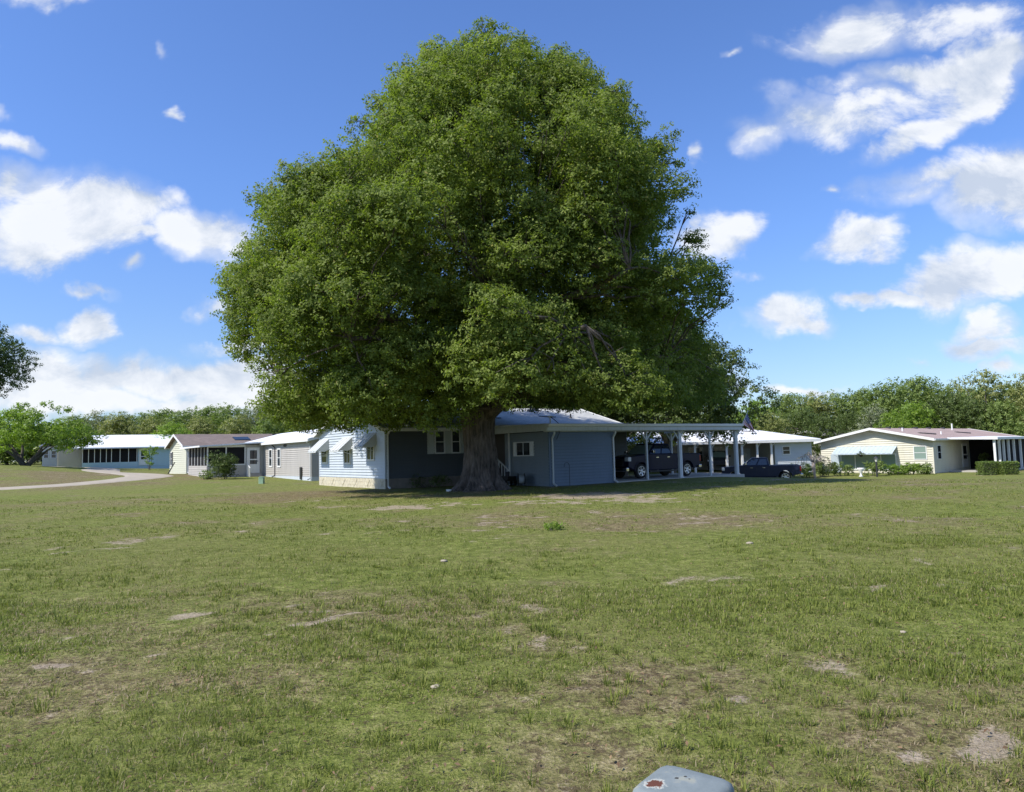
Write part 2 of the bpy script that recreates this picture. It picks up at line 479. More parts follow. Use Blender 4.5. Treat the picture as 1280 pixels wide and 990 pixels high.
# bare sand and dry patches seen in the lawn: (u, v, half width, half height, strength)
SAND = [(232, 763, 20, 6, 1), (100, 797, 22, 4, .7), (205, 812, 25, 5, .7), (335, 757, 25, 6, .6), (378, 788, 15, 4, .8), (425, 738, 16, 4, .6), (498, 749, 12, 4, .9), (465, 758, 22, 5, .6),
        (340, 780, 35, 6, .5), (545, 861, 0, 0, 0), (500, 634, 42, 3, 1), (560, 630, 40, 3, .6), (745, 619, 75, 4, 1), (700, 628, 80, 4, .6), (790, 626, 60, 4, .8), (820, 663, 45, 5, .4), (930, 655, 60, 5, .4),
        (1010, 822, 38, 10, .8), (690, 866, 55, 11, .75), (1215, 905, 65, 14, .9), (1130, 930, 28, 9, .8), (40, 840, 50, 8, .6), (860, 618, 60, 3, .5), (620, 890, 22, 6, .5), (1240, 800, 40, 6, .5),
        (130, 830, 45, 7, .5), (960, 600, 60, 2, .4), (400, 625, 60, 3, .5), (290, 822, 30, 5, .6), (60, 870, 40, 6, .5), (1080, 850, 50, 8, .4), (900, 870, 40, 8, .4), (540, 700, 14, 2, .6)]
DRY = [(340, 624, 90, 10, .9), (430, 622, 70, 6, .7), (860, 655, 200, 16, .55), (700, 690, 200, 14, .4), (540, 640, 160, 9, .6), (760, 855, 190, 30, .9), (1130, 880, 200, 40, .9), (1000, 815, 110, 22, .8),
       (300, 780, 260, 36, .6), (120, 840, 200, 40, .6), (500, 820, 160, 40, .5), (120, 598, 160, 9, .9), (420, 870, 120, 30, .4), (560, 900, 160, 20, .5), (1230, 950, 120, 30, .7), (700, 960, 160, 25, .5), (620, 620, 200, 6, .6)]
GREEN = [(1120, 715, 260, 60, .8), (130, 690, 190, 40, .8), (250, 920, 260, 60, .6), (1000, 910, 120, 30, .5), (900, 760, 200, 35, .7), (620, 800, 120, 30, .5), (850, 700, 120, 25, .5), (1230, 840, 60, 25, .5)]
def patch_list(L):
    out = []
    for (u, v, a, b, s) in L:
        if a == 0: continue
        c = ground_hit(u, v); e = ground_hit(u + a, v); f0 = ground_hit(u, v - b); f1 = ground_hit(u, v + b)
        out.append((c.x, c.y, max(.1, (e - c).length), max(.12, (f0 - f1).length / 2), s))
    return out
SANDW = patch_list(SAND); DRYW = patch_list(DRY); GREENW = patch_list(GREEN)
def masks(x, y):
    wx = x + (fbm(x, y, .9, 4) - .5) * 1.6; wy = y + (fbm(x + 40, y + 9, .9, 4) - .5) * 1.6
    fine = fbm(x + 3, y + 71, 3.1, 4, .6); big = fbm(x + 90, y + 33, .10, 4, .55); med = fbm(x + 20, y + 63, .5, 5, .6)
    sand = np.zeros_like(x); dry = np.zeros_like(x)
    for (cx, cy, a, b, s) in SANDW:
        d = np.sqrt(((wx - cx) / a) ** 2 + ((wy - cy) / b) ** 2)
        sand = np.maximum(sand, s * np.clip(1.5 - d, 0, 1))
    sand = np.clip((sand + (fine - .5) * 1.5 - .42) * 3.2, 0, 1) * (sand > .02)
    for (cx, cy, a, b, s) in DRYW:
        d = np.sqrt(((wx - cx) / a) ** 2 + ((wy - cy) / b) ** 2)
        dry = np.maximum(dry, s * np.clip(1.4 - d, 0, 1))
    grn = np.zeros_like(x)
    for (cx, cy, a, b, s) in GREENW:
        d = np.sqrt(((wx - cx) / a) ** 2 + ((wy - cy) / b) ** 2)
        grn = np.maximum(grn, s * np.clip(1.4 - d, 0, 1))
    dry = np.clip(dry * .95 - grn * .6 + (big - .5) * 1.6 + (med - .5) * 2.3 + (fine - .5) * .9 + .05 + .30 * np.clip((12 - y) / 8, 0, 1), 0, 1)  # last term: near dead grass, raised to put shade between blades into colour
    rnd = np.clip((med * .55 + fine * .45 - .60) * 7, 0, .75)
    sand = np.maximum(sand, rnd)
    return sand, dry

def mesh_np(name, co, loops, per, mat, tint=None, parent=None, smooth=False):
    """co (n,3); loops flat index array; per = loop counts per face (array or int)"""
    me = bpy.data.meshes.new(name)
    nl = len(loops)
    if np.isscalar(per): per = np.full(nl // per, per, np.int32)
    nf = len(per)
    me.vertices.add(len(co)); me.vertices.foreach_set('co', np.ascontiguousarray(co, np.float32).ravel())
    me.loops.add(nl); me.loops.foreach_set('vertex_index', np.asarray(loops, np.int32))
    me.polygons.add(nf)
    st = np.concatenate([[0], np.cumsum(per)[:-1]]).astype(np.int32)
    me.polygons.foreach_set('loop_start', st)
    me.polygons.foreach_set('loop_total', np.asarray(per, np.int32))
    if smooth: me.polygons.foreach_set('use_smooth', np.ones(nf, bool))
    me.update(calc_edges=True)
    if tint is not None:
        a = me.attributes.new('tint', 'FLOAT', 'FACE'); a.data.foreach_set('value', np.asarray(tint, np.float32))
    me.materials.append(mat)
    o = bpy.data.objects.new(name, me); COL.objects.link(o)
    if parent: o.parent = parent
    return o

NG = 720
_sx = np.linspace(-1, 1, NG)
gx = 11.0 * np.sinh(4.8 * _sx)
gy = 8.0 + 11.0 * np.sinh(4.8 * _sx)
GX, GY = np.meshgrid(gx, gy, indexing='xy')
X = GX.ravel(); Y = GY.ravel()
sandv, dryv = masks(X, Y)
Z = gz(X, Y) + (fbm(X, Y, .35, 4) - .5) * .10 * np.clip(1.3 - np.abs(Y - 12) / 40, 0, 1) + (fbm(X, Y, 2.3, 4) - .5) * .035 * (1 - sandv) * np.clip(1.5 - np.hypot(X, Y) / 40, 0, 1)
idx = (np.arange(NG - 1)[:, None] * NG + np.arange(NG - 1)[None, :]).ravel()
loops = np.stack([idx, idx + 1, idx + NG + 1, idx + NG], 1).ravel()

gm, t, b = mat('lawn')
geo = t.n('ShaderNodeNewGeometry').outputs['Position']
sa = t.n('ShaderNodeAttribute', attribute_name='sand').outputs['Fac']
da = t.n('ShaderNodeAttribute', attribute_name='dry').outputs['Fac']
n1 = t.noise(geo, 0.22, 5, .6); n2 = t.noise(geo, 5.0, 6, .68); n3 = t.noise(geo, 42.0, 4, .7); n4 = t.noise(geo, 1.3, 6, .65)
fine = t.math('ADD', t.math('MULTIPLY', n2.outputs[0], .5), t.math('MULTIPLY', n3.outputs[0], .5))
green = t.ramp(fine, [(.36, (0.042, 0.056, 0.012)), (.5, (0.140, 0.175, 0.032)), (.64, (0.300, 0.325, 0.085))])
green = t.mixc(t.maprange(n1.outputs[0], .4, .65), green, t.mixc(.55, green, (0.185, 0.175, 0.065, 1)))
brown = t.ramp(fine, [(.36, (0.075, 0.050, 0.030)), (.5, (0.225, 0.175, 0.095)), (.64, (0.42, 0.35, 0.215))])
sandc = t.ramp(fine, [(.3, (0.19, 0.14, 0.095)), (.7, (0.47, 0.40, 0.31))])
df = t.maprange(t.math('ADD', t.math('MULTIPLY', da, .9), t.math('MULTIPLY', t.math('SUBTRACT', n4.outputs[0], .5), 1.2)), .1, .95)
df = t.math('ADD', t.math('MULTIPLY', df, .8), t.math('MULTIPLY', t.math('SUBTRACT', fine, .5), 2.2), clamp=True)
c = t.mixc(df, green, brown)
n5 = t.noise(geo, 16.0, 5, .72)
c = t.mixc(t.math('MULTIPLY', t.maprange(t.math('ADD', n5.outputs[0], t.math('MULTIPLY', df, .10)), .54, .63), .7), c, (0.060, 0.038, 0.025, 1))
sf = t.maprange(t.math('ADD', sa, t.math('ADD', t.math('MULTIPLY', t.math('SUBTRACT', n2.outputs[0], .5), 1.5), t.math('MULTIPLY', t.math('SUBTRACT', n3.outputs[0], .5), 1.6))), .42, .78)
c = t.mixc(t.math('MULTIPLY', sf, .82), c, sandc)
t.l(c, b.inputs['Base Color']); b.inputs['Roughness'].default_value = 1.0; b.inputs['Specular IOR Level'].default_value = .15
bp = t.n('ShaderNodeBump'); bp.inputs['Strength'].default_value = .9; bp.inputs['Distance'].default_value = .05
t.l(fine, bp.inputs['Height']); t.l(bp.outputs[0], b.inputs['Normal'])
lawn = mesh_np('ground', np.stack([X, Y, Z], 1), loops, 4, gm, smooth=True)
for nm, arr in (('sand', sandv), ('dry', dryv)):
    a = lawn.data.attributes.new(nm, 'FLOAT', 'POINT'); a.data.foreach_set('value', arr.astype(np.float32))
tag(lawn, 'wide patchy lawn of green and dry grass with bare sandy spots', 'ground', kind='structure')

def gsurf(x, y):
    """height of the ground mesh (bilinear)"""
    i = np.clip(np.searchsorted(gx, x) - 1, 0, NG - 2); j = np.clip(np.searchsorted(gy, y) - 1, 0, NG - 2)
    fx = (x - gx[i]) / (gx[i + 1] - gx[i]); fy = (y - gy[j]) / (gy[j + 1] - gy[j])
    z = Z.reshape(NG, NG)
    return (z[j, i] * (1 - fx) + z[j, i + 1] * fx) * (1 - fy) + (z[j + 1, i] * (1 - fx) + z[j + 1, i + 1] * fx) * fy
def G(x, y): return float(gsurf(np.array([x]), np.array([y]))[0])

def ribbon(name, pts, widths, m, lift=.03, nx=6, **kw):
    """a strip that lies on the terrain; pts (x,y) smoothed; edges a little uneven"""
    P_ = [Vector(p).to_3d() for p in pts]
    out = []
    for i in range(len(P_) - 1):
        p0, p1, p2, p3 = P_[max(i - 1, 0)], P_[i], P_[i + 1], P_[min(i + 2, len(P_) - 1)]
        n = max(2, int((p2 - p1).length / 1.0))
        for k in range(n):
            s = k / n
            q = .5 * ((2 * p1) + (p2 - p0) * s + (2 * p0 - 5 * p1 + 4 * p2 - p3) * s * s + (3 * p1 - p0 - 3 * p2 + p3) * s ** 3)
            out.append((q, widths[i] * (1 - s) + widths[i + 1] * s))
    out.append((P_[-1], widths[-1]))
    mb = MB(); vs = []
    rr = random.Random(5)
    for i, (q, w) in enumerate(out):
        tq = (out[min(i + 1, len(out) - 1)][0] - out[max(i - 1, 0)][0]).normalized(); nn = Vector((-tq.y, tq.x, 0))
        for k in range(nx + 1):
            e = (k / nx - .5) * w
            if k in (0, nx): e *= 1 + rr.uniform(-.06, .06)
            p = q + nn * e
            vs.append((p.x, p.y, G(p.x, p.y) + lift - (.1 if k in (0, nx) else 0)))
    fs = [(i * (nx + 1) + k, i * (nx + 1) + k + 1, (i + 1) * (nx + 1) + k + 1, (i + 1) * (nx + 1) + k) for i in range(len(out) - 1) for k in range(nx)]
    mb.add(vs, fs)
    o = mb.build(name, m, fix=False)
    return tag(o, **kw)

# cart path on the left and the street behind the pickup
pa = [ground_hit(-330, 622), ground_hit(-60, 614), ground_hit(60, 608), ground_hit(130, 602.5), ground_hit(175, 597.5), ground_hit(183, 594)]
ptsA = [(p.x, p.y) for p in pa] + [(-42, 75), (-46.5, 83), (-53, 88), (-66, 93), (-90, 97)]
ribbon('path', ptsA, [2.6, 2.6, 2.8, 3.0, 4.2, 4.6, 4.4, 3.6, 3.4, 3.4, 3.4], M['path'], lift=.05, label='pale sandy concrete path curving round a grassy mound', cat='path', kind='structure')
ribbon('driveway', [(4, 52), (9, 56), (16, 60), (17.5, 66.5)], [7, 6, 6, 6], M['concrete'], lift=.05, label='pale concrete driveway between the two carports', cat='driveway', kind='structure')

# ---------------------------------------------------------------- house kit (local frame: x along the house, y back from the camera side)
class Face:
    """maps (u, z, out) to local coordinates: 'F' faces -y at y=c, 'B' faces +y, 'L' faces -x at x=c, 'R' faces +x"""
    def __init__(s, kind, c): s.k = kind; s.c = c
    def p(s, u, z, o):
        return {'F': (u, s.c - o, z), 'B': (u, s.c + o, z), 'L': (s.c - o, u, z), 'R': (s.c + o, u, z)}[s.k]
    def box(s, mb, u0, u1, z0, z1, o0, o1):
        a = s.p(u0, z0, o0); c = s.p(u1, z1, o1)
        mb.box(a[0], c[0], a[1], c[1], a[2], c[2])

def siding(mb, face, u0, u1, z0, z1, peak=None, step=.15, lip=.022):
    """lap siding as real overlapping boards; peak=(u, z) clips to a gable above z1"""
    ztop = peak[1] if peak else z1
    z = z0
    gap = step * .24
    def rng(zz):
        if not peak or zz <= z1: return u0, u1
        f = min(1, (zz - z1) / (peak[1] - z1))
        return u0 + (peak[0] - u0) * f, u1 + (peak[0] - u1) * f
    while z < ztop - 1e-4:
        zb = min(z + step, ztop)
        a0, a1 = rng(z); b0, b1 = rng(zb)
        if a1 - a0 > .02:
            zg = min(z + gap, zb)
            p = [face.p(a0, zg, lip + .014), face.p(a1, zg, lip + .014), face.p(b1, zb, .012), face.p(b0, zb, .012), face.p(a0, zg, .001), face.p(a1, zg, .001)]
            mb.add(p, [(0, 1, 2, 3), (0, 4, 5, 1)])
            mb.add([face.p(a0, z, .0015), face.p(a1, z, .0015), face.p(a1, zg, .0015), face.p(a0, zg, .0015)], [(0, 1, 2, 3)])
        z = zb

def gable_core(mb, L, Wd, z0, ze, zr, x0=0, y0=0):
    mb.prism([(y0 + .01, z0), (y0 + Wd - .01, z0), (y0 + Wd - .01, ze), (y0 + Wd / 2, zr), (y0 + .01, ze)], x0 + .01, x0 + L - .01, 'x')

def gable_roof(L, Wd, ze, zr, root, roof, trim, x0=0, y0=0, ov=.35, rake=.35, th=.10, gutter=True, name='roof'):
    mb = MB(); sl = (zr - ze) / (Wd / 2)
    ye0, ye1, ym = y0 - ov, y0 + Wd + ov, y0 + Wd / 2
    zo = ze - sl * ov
    mb.prism([(ye0, zo + .03), (ym, zr + .03), (ye1, zo + .03), (ye1, zo + .03 + th), (ym, zr + .03 + th), (ye0, zo + .03 + th)], x0 - rake, x0 + L + rake, 'x')
    r = mb.build(name, roof, root)
    f = MB()
    for xx, w in ((x0 - rake - .03, 0), (x0 + L + rake + .0, 0)):
        for (ya, za, yb, zb) in ((ye0, zo, ym, zr), (ym, zr, ye1, zo)):
            f.add([(xx, ya, za - .06), (xx, yb, zb - .06), (xx, yb, zb + .16), (xx, ya, za + .16), (xx + .03, ya, za - .06), (xx + .03, yb, zb - .06), (xx + .03, yb, zb + .16), (xx + .03, ya, za + .16)],
                  [(0, 1, 2, 3), (7, 6, 5, 4), (0, 4, 5, 1), (1, 5, 6, 2), (2, 6, 7, 3), (3, 7, 4, 0)])
    for ya in (ye0 - .03, ye1):
        f.box(x0 - rake, x0 + L + rake, ya, ya + .03, zo - .06, zo + .12)
    f.build('fascia', trim, r)
    if gutter:
        g = MB()
        for ya in (ye0 - .14,):
            g.prism([(ya, zo + .10), (ya + .02, zo - .02), (ya + .108, zo - .02), (ya + .108, zo + .0), (ya + .035, zo + .0), (ya + .018, zo + .10)], x0 - rake, x0 + L + rake, 'x')
        g.build('gutter', trim, r)
    return r

def window(root, face, u0, u1, z0, z1, frame='white_trim', glass='glass', split='h', fr=.07, out=.075, shutters=None, louvre=True, label=None):
    mb = MB()
    for (a, b_, c_, d_) in ((u0 - fr, u1 + fr, z0 - fr, z0), (u0 - fr, u1 + fr, z1, z1 + fr), (u0 - fr, u0, z0, z1), (u1, u1 + fr, z0, z1)):
        face.box(mb, a, b_, c_, d_, 0, out)
    if split == 'h': face.box(mb, u0, u1, (z0 + z1) / 2 - .02, (z0 + z1) / 2 + .02, .045, out - .012)
    if split == 'v': face.box(mb, (u0 + u1) / 2 - .02, (u0 + u1) / 2 + .02, z0, z1, .045, out - .012)
    if split == 'jal':
        n = max(3, int((z1 - z0) / .18))
        for i in range(1, n): face.box(mb, u0, u1, z0 + (z1 - z0) * i / n - .008, z0 + (z1 - z0) * i / n + .008, .045, out - .018)
    w = mb.build('window', M[frame], root)
    if label: w['label'] = label
    g = MB(); face.box(g, u0 + .001, u1 - .001, z0 + .001, z1 - .001, .038, .047)
    g.build('pane', M[glass], w)
    if shutters:
        sw, mname = shutters
        for (a, b_) in ((u0 - fr - sw - .01, u0 - fr - .01), (u1 + fr + .01, u1 + fr + .01 + sw)):
            shutter(root, face, a, b_, z0 - fr, z1 + fr, mname)
    return w

def shutter(root, face, a, b_, z0, z1, mname='white_trim'):
    s_ = MB()
    face.box(s_, a, b_, z0, z1, .005, .045)
    face.box(s_, a, a + .035, z0, z1, .045, .062); face.box(s_, b_ - .035, b_, z0, z1, .045, .062)
    for zz in (z0, (z0 + z1) / 2 - .02, z1 - .04): face.box(s_, a + .035, b_ - .035, zz, zz + .04, .045, .062)
    n = int((z1 - z0) / .06)
    for i in range(n):
        zz = z0 + .05 + i * (z1 - z0 - .09) / n
        face.box(s_, a + .037, b_ - .037, zz, zz + .022, .045, .054)
    return s_.build('shutter', M[mname], root)

def awning(root, face, u0, u1, zt, zb, out, mname='white_trim', sides=True, ribs=6):
    mb = MB()
    n = ribs
    for i in range(n):
        a = u0 + (u1 - u0) * i / n; b_ = u0 + (u1 - u0) * (i + 1) / n
        h = .018 if i % 2 else 0
        p = [face.p(a, zt + h, .02), face.p(b_, zt + h, .02), face.p(b_, zb + h, out), face.p(a, zb + h, out)]
        q = [(x_, y_, z_ + .02) for (x_, y_, z_) in p]
        mb.add(p + q, [(0, 1, 2, 3), (7, 6, 5, 4), (0, 4, 5, 1), (1, 5, 6, 2), (2, 6, 7, 3), (3, 7, 4, 0)])
    face.box(mb, u0, u1, zb - .07, zb + .0, out - .01, out + .012)
    for uu in (u0 + .04, u1 - .04):
        mb.bar(face.p(uu, zb, out - .02), face.p(uu, zb - .25, .02), .02)
    if sides:
        for uu in (u0, u1):
            d = .004 if uu == u1 else -.004
            tri = [face.p(uu, zt, .02), face.p(uu, zb, out - .012), face.p(uu, zb - .02, out * .35), face.p(uu, zb + .1, .02)]
            tri2 = [face.p(uu + d, zt, .02), face.p(uu + d, zb, out - .012), face.p(uu + d, zb - .02, out * .35), face.p(uu + d, zb + .1, .02)]
            mb.add(tri + tri2, [(0, 1, 2, 3), (7, 6, 5, 4), (0, 4, 5, 1), (1, 5, 6, 2), (2, 6, 7, 3), (3, 7, 4, 0)])
    return mb.build('awning', M[mname], root)

def downspout(root, face, u, z0, z1, ov=.35, mname='white_trim', kick=True):
    mb = MB()
    pts = [face.p(u, z1, ov), face.p(u, z1 - .10, ov - .02), face.p(u, z1 - .32, .05), face.p(u, z0 + .15, .05)]
    if kick: pts.append(face.p(u, z0 + .04, .3))
    for a, b_ in zip(pts[:-1], pts[1:]): mb.bar(a, b_, .08, .07)
    return mb.build('downspout', M[mname], root)

def door(root, face, u0, u1, z0, z1, mname='white_trim', light=True):
    mb = MB()
    face.box(mb, u0, u1, z0, z1, .005, .06)
    fr = .07
    for (a, b_, c_, d_) in ((u0 - fr, u1 + fr, z1, z1 + fr), (u0 - fr, u0, z0, z1), (u1, u1 + fr, z0, z1)):
        face.box(mb, a, b_, c_, d_, .0, .075)
    d = mb.build('door', M[mname], root)
    if light:
        g = MB()
        zm = (z0 + z1) / 2 + .15
        face.box(g, u0 + .16, u1 - .16, zm, z1 - .16, .055, .068)
        face.box(g, u0 + .16, u1 - .16, z0 + .75, zm - .1, .055, .068)
        g.build('pane', M['glass'], d)
    h = MB(); face.box(h, u1 - .12, u1 - .07, z0 + .95, z0 + 1.05, .06, .12)
    h.build('handle', M['dark_metal'], d)
    return d

ROT = math.atan2(.567, .824)
def local_to_world(root, p):
    return root.matrix_basis @ Vector(p)

# ================================================================ blue house with carport
BH = empty('house', (-6.65, 38.0, 0), ROT, label='blue mobile home with grey shed and white carport behind the big oak', cat='house')
L0, W0, ZE, ZR, ZB = 17.0, 9.7, 3.02, 4.42, -.5
mb = MB(); gable_core(mb, L0, W0, ZB, ZE, ZR)
siding(mb, Face('L', 0), 0, W0, .42, ZE, (W0 / 2, ZR))
wl = mb.build('wall', M['pale_siding'], BH, fix=False)
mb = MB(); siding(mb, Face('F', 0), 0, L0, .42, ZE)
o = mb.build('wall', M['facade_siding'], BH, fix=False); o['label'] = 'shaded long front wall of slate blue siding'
mb = MB(); siding(mb, Face('R', L0), 0, W0, .3, ZE, (W0 / 2, ZR)); mb.box(L0 - .01, L0 + .04, -.02, .08, -.3, ZE)
mb.build('wall', M['blue_siding'], BH, fix=False)
# corner trim
for (a_, b_) in ((-.04, .06), (W0 - .06, W0 + .03)):
    mb = MB(); mb.box(-.04, .06, a_, b_, .42, ZE); mb.build('corner_trim', M['pale_siding'], BH)
# skirt with X lattice blocks
mb = MB(); mb.box(-.05, .0, -.05, W0, ZB, .42)
y = .15
while y < W0 - .4:
    for (a, b_) in (((y, -.02), (y + .36, .34)), ((y + .36, -.02), (y, .34))):
        mb.bar((-.062, a[0], a[1]), (-.062, b_[0], b_[1]), .03, .02, up=(1, 0, 0))
    y += 1.75
y = 0
for zz in (.05, .24):
    mb.box(-.058, -.048, -.05, W0, zz, zz + .012)
k = 0
for zz in (-.1, .062, .252):
    y = -.05 + (.2 if k % 2 else 0)
    while y < W0:
        mb.box(-.057, -.049, y, y + .012, zz, zz + .17); y += .42
    k += 1
mb.build('skirting', M['stone'], BH)
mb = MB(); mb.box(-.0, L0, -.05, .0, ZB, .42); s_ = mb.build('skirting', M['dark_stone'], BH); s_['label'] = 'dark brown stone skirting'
rf = gable_roof(L0, W0, ZE, ZR, BH, M['grey_roof'], M['white_trim'], ov=.3, rake=.3)
# roof vents, pipes
for (x, y, kind) in ((7.2, 3.6, 'pipe'), (12.2, 3.9, 'box'), (12.9, 4.3, 'box'), (9.0, 4.0, 'pipe'), (14.2, 2.2, 'pipe')):
    z = ZE + (ZR - ZE) * y / (W0 / 2) + .12
    m_ = MB()
    if kind == 'pipe': m_.tube([(x, y, z - .1), (x, y, z + .28)], .05); m_.lathe([(.12, z - .02), (.06, z + .08)], x, y, 10)
    else: m_.box(x - .18, x + .18, y - .15, y + .15, z - .05, z + .16); m_.lathe([(.06, z + .1), (.06, z + .3), (.12, z + .3), (.12, z + .36)], x, y, 10)
    m_.build('roof_vent', M['dark_metal'], rf)
for (x, y) in ((7.4, 2.2), (11.9, 2.6)):
    z = ZE + (ZR - ZE) * y / (W0 / 2) + .14
    m_ = MB(); m_.bar((x, y, z), (x + 1.1, y - .35, z - .07), .14, .03); m_.build('ridge_patch', M['dark_metal'], rf)
# awning windows on the lit end wall
FL = Face('L', 0)
for (yc, z0, z1) in ((1.75, 1.45, 2.22), (5.05, 1.28, 2.10), (8.75, 1.32, 2.10)):
    window(BH, FL, yc - .42, yc + .42, z0, z1, split='v' if yc < 8 else 'h')
    awning(BH, FL, yc - .72, yc + .72, z1 + .62, z1 - .12, .85, 'awning_grey')
downspout(BH, Face('F', 0), .12, -.1, ZE - .02, ov=.32)
# twin windows with three shutters on the dark wall
FF = Face('F', 0)
window(BH, FF, 2.95, 3.45, 1.72, 2.86, split='h'); window(BH, FF, 3.98, 4.42, 1.72, 2.86, split='h')
for (a, b_) in ((2.45, 2.85), (3.54, 3.89), (4.52, 4.88)): shutter(BH, FF, a, b_, 1.65, 2.93, 'grey_trim')
# shed (window wall and long blue wall)
sx0, sx1, sy0, sy1 = 5.82, 10.05, -6.38, -2.55
mb = MB(); mb.box(sx0 + .01, sx1 - .01, sy0 + .01, sy1, -.45, 2.60)
siding(mb, Face('L', sx0), sy0, sy1, -.12, 2.60, step=.15)
mb.box(sx0 - .03, sx0 + .06, sy1 - .06, sy1 + .03, -.2, 2.6)
mb.build('wall', M['blue_siding'], BH, fix=False)['label'] = 'grey blue shed wall with small shuttered window'
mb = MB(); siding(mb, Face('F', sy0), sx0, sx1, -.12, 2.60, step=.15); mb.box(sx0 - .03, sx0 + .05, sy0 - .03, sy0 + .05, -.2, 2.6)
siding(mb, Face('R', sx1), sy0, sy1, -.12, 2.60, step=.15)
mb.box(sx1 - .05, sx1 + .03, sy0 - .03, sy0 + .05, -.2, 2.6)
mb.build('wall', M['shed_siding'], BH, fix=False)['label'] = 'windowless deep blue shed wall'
mb = MB(); mb.box(sx0 + .5, sx0 + .6, sy1, -.0, -.3, 2.9)
mb.build('partition_wall', M['shade_inside'], BH)
window(BH, Face('L', sx0), -4.82, -3.66, 1.46, 2.10, split='v', fr=.05, shutters=(.26, 'white_trim'))
downspout(BH, Face('F', sy0), sx0 + .16, -.1, 2.58, ov=.25, mname='grey_trim')
downspout(BH, Face('F', sy0), sx1 - .05, -.1, 2.58, ov=.25, mname='white_trim')
# flat carport roof
cx0, cx1, cy0, cy1 = sx0 - .32, sx0 + 14.35, sy0 - .3, -.32
mb = MB()
mb.add([(cx0, cy0, 2.90), (cx1, cy0, 2.90), (cx1, cy1, 3.06), (cx0, cy1, 3.06), (cx0, cy0, 2.95), (cx1, cy0, 2.95), (cx1, cy1, 3.11), (cx0, cy1, 3.11)],
       [(0, 3, 2, 1), (4, 5, 6, 7), (0, 1, 5, 4), (1, 2, 6, 5), (2, 3, 7, 6), (3, 0, 4, 7)])
x = cx0 + .2
while x < cx1:
    mb.add([(x, cy0 + .02, 2.948), (x + .03, cy0 + .02, 2.948), (x + .03, cy1, 3.108), (x, cy1, 3.108), (x, cy0 + .02, 2.985), (x + .03, cy0 + .02, 2.985), (x + .03, cy1, 3.145), (x, cy1, 3.145)],
           [(0, 3, 2, 1), (4, 5, 6, 7), (0, 1, 5, 4), (1, 2, 6, 5), (2, 3, 7, 6), (3, 0, 4, 7)])
    x += .4
cr = mb.build('carport_roof', M['white_roof'], BH)
mb = MB()
mb.box(cx0, cx1, cy0 - .03, cy0 - .001, 2.62, 2.975); mb.box(cx0 - .03, cx0 - .001, cy0, cy1, 2.62, 2.99); mb.box(cx1 + .001, cx1 + .03, cy0, cy1, 2.62, 2.99)
mb.build('fascia', M['grey_trim'], cr)
mb = MB(); mb.prism([(cy0 - .15, 2.96), (cy0 - .13, 2.84), (cy0 - .05, 2.82), (cy0 - .035, 2.82), (cy0 - .035, 2.97), (cy0 - .05, 2.97), (cy0 - .06, 2.85), (cy0 - .12, 2.86), (cy0 - .135, 2.96)], cx0, cx1, 'x')
mb.build('gutter', M['white_trim'], cr)
mb = MB(); mb.box(cx0 + .05, cx1 - .05, sy0 - .05, sy0 + .08, 2.58, 2.80)
for xx in np.arange(sx1 + 1, cx1, 1.2): mb.box(xx, xx + .08, sy0 + .08, cy1, 2.72, 2.88)
mb.build('beam', M['grey_trim'], cr)
def cpost(x, w, y=sy0 + .02, spout=False):
    z0 = -.35
    m_ = MB(); m_.box(x - w / 2, x + w / 2, y - w / 2, y + w / 2, z0, 2.58)
    for s in (-1, 1): m_.bar((x + s * w * .3, y, 2.12), (x + s * .42, y, 2.585), .07, .07)
    p = m_.build('carport_post', M['grey_trim'], BH)
    if spout:
        q = MB()
        pts = [(x + w / 2 + .05, y - .22, 2.8), (x + w / 2 + .05, y - .2, 2.66), (x + w / 2 + .05, y - .02, 2.45), (x + w / 2 + .05, y - .02, .0), (x + w / 2 + .25, y - .02, -.08)]
        for a, b_ in zip(pts[:-1], pts[1:]): q.bar(a, b_, .09, .08)
        q.build('downspout', M['white_trim'], p)
for (x, w, sp) in ((sx0 + 6.65, .10, False), (sx0 + 9.2, .14, True), (sx0 + 11.75, .10, False), (sx0 + 14.05, .15, True)): cpost(x, w, spout=sp)
for x in (sx0 + 8.0, sx0 + 14.05): cpost(x, .12, y=-1.2)
m_ = MB(); m_.box(5.62, 5.69, -3.15, -3.08, -.3, 2.62); m_.build('porch_post', M['white_trim'], BH)
mb = MB(); mb.box(sx1 + .05, cx1 + .2, sy0 - .15, -.9, -.6, -.03); mb.build('carport_slab', M['concrete'], BH)
# side steps with white railings
st = MB(); n = 6
for i in range(n):
    z = .75 - i * .15; y = -1.3 - i * .27
    st.box(4.75, 5.75, y - .30, y, z - .04, z)
st.bar((4.75, -1.1, .6), (4.75, -3.1, -.3), .05, .2); st.bar((5.75, -1.1, .6), (5.75, -3.1, -.3), .05, .2)
st.box(4.7, 5.8, -1.3, -.06, .72, .78)
for (xx, yy) in ((4.75, -1.2), (5.75, -1.2)): st.box(xx - .04, xx + .04, yy - .04, yy + .04, -.4, .72)
sp_ = st.build('steps', M['white_trim'], BH)
for xx in (4.75, 5.75):
    r_ = MB()
    r_.bar((xx, -1.2, 1.62), (xx, -3.0, .62), .06, .05); r_.bar((xx, -1.2, 1.62), (xx, -.1, 1.62), .06, .05)
    for k in range(8):
        f = k / 7
        yy = -1.2 - 1.8 * f; r_.box(xx - .02, xx + .02, yy - .02, yy + .02, .72 - 1.0 * f, 1.62 - 1.0 * f)
    r_.build('railing', M['white_trim'], sp_)
door(BH, FF, 4.98, 5.7, .78, 2.78, 'white_trim')

def world_of(root, x, y, z=0):
    v = Matrix.Rotation(root.rotation_euler.z, 3, 'Z') @ Vector((x, y, z)) + root.location
    return v

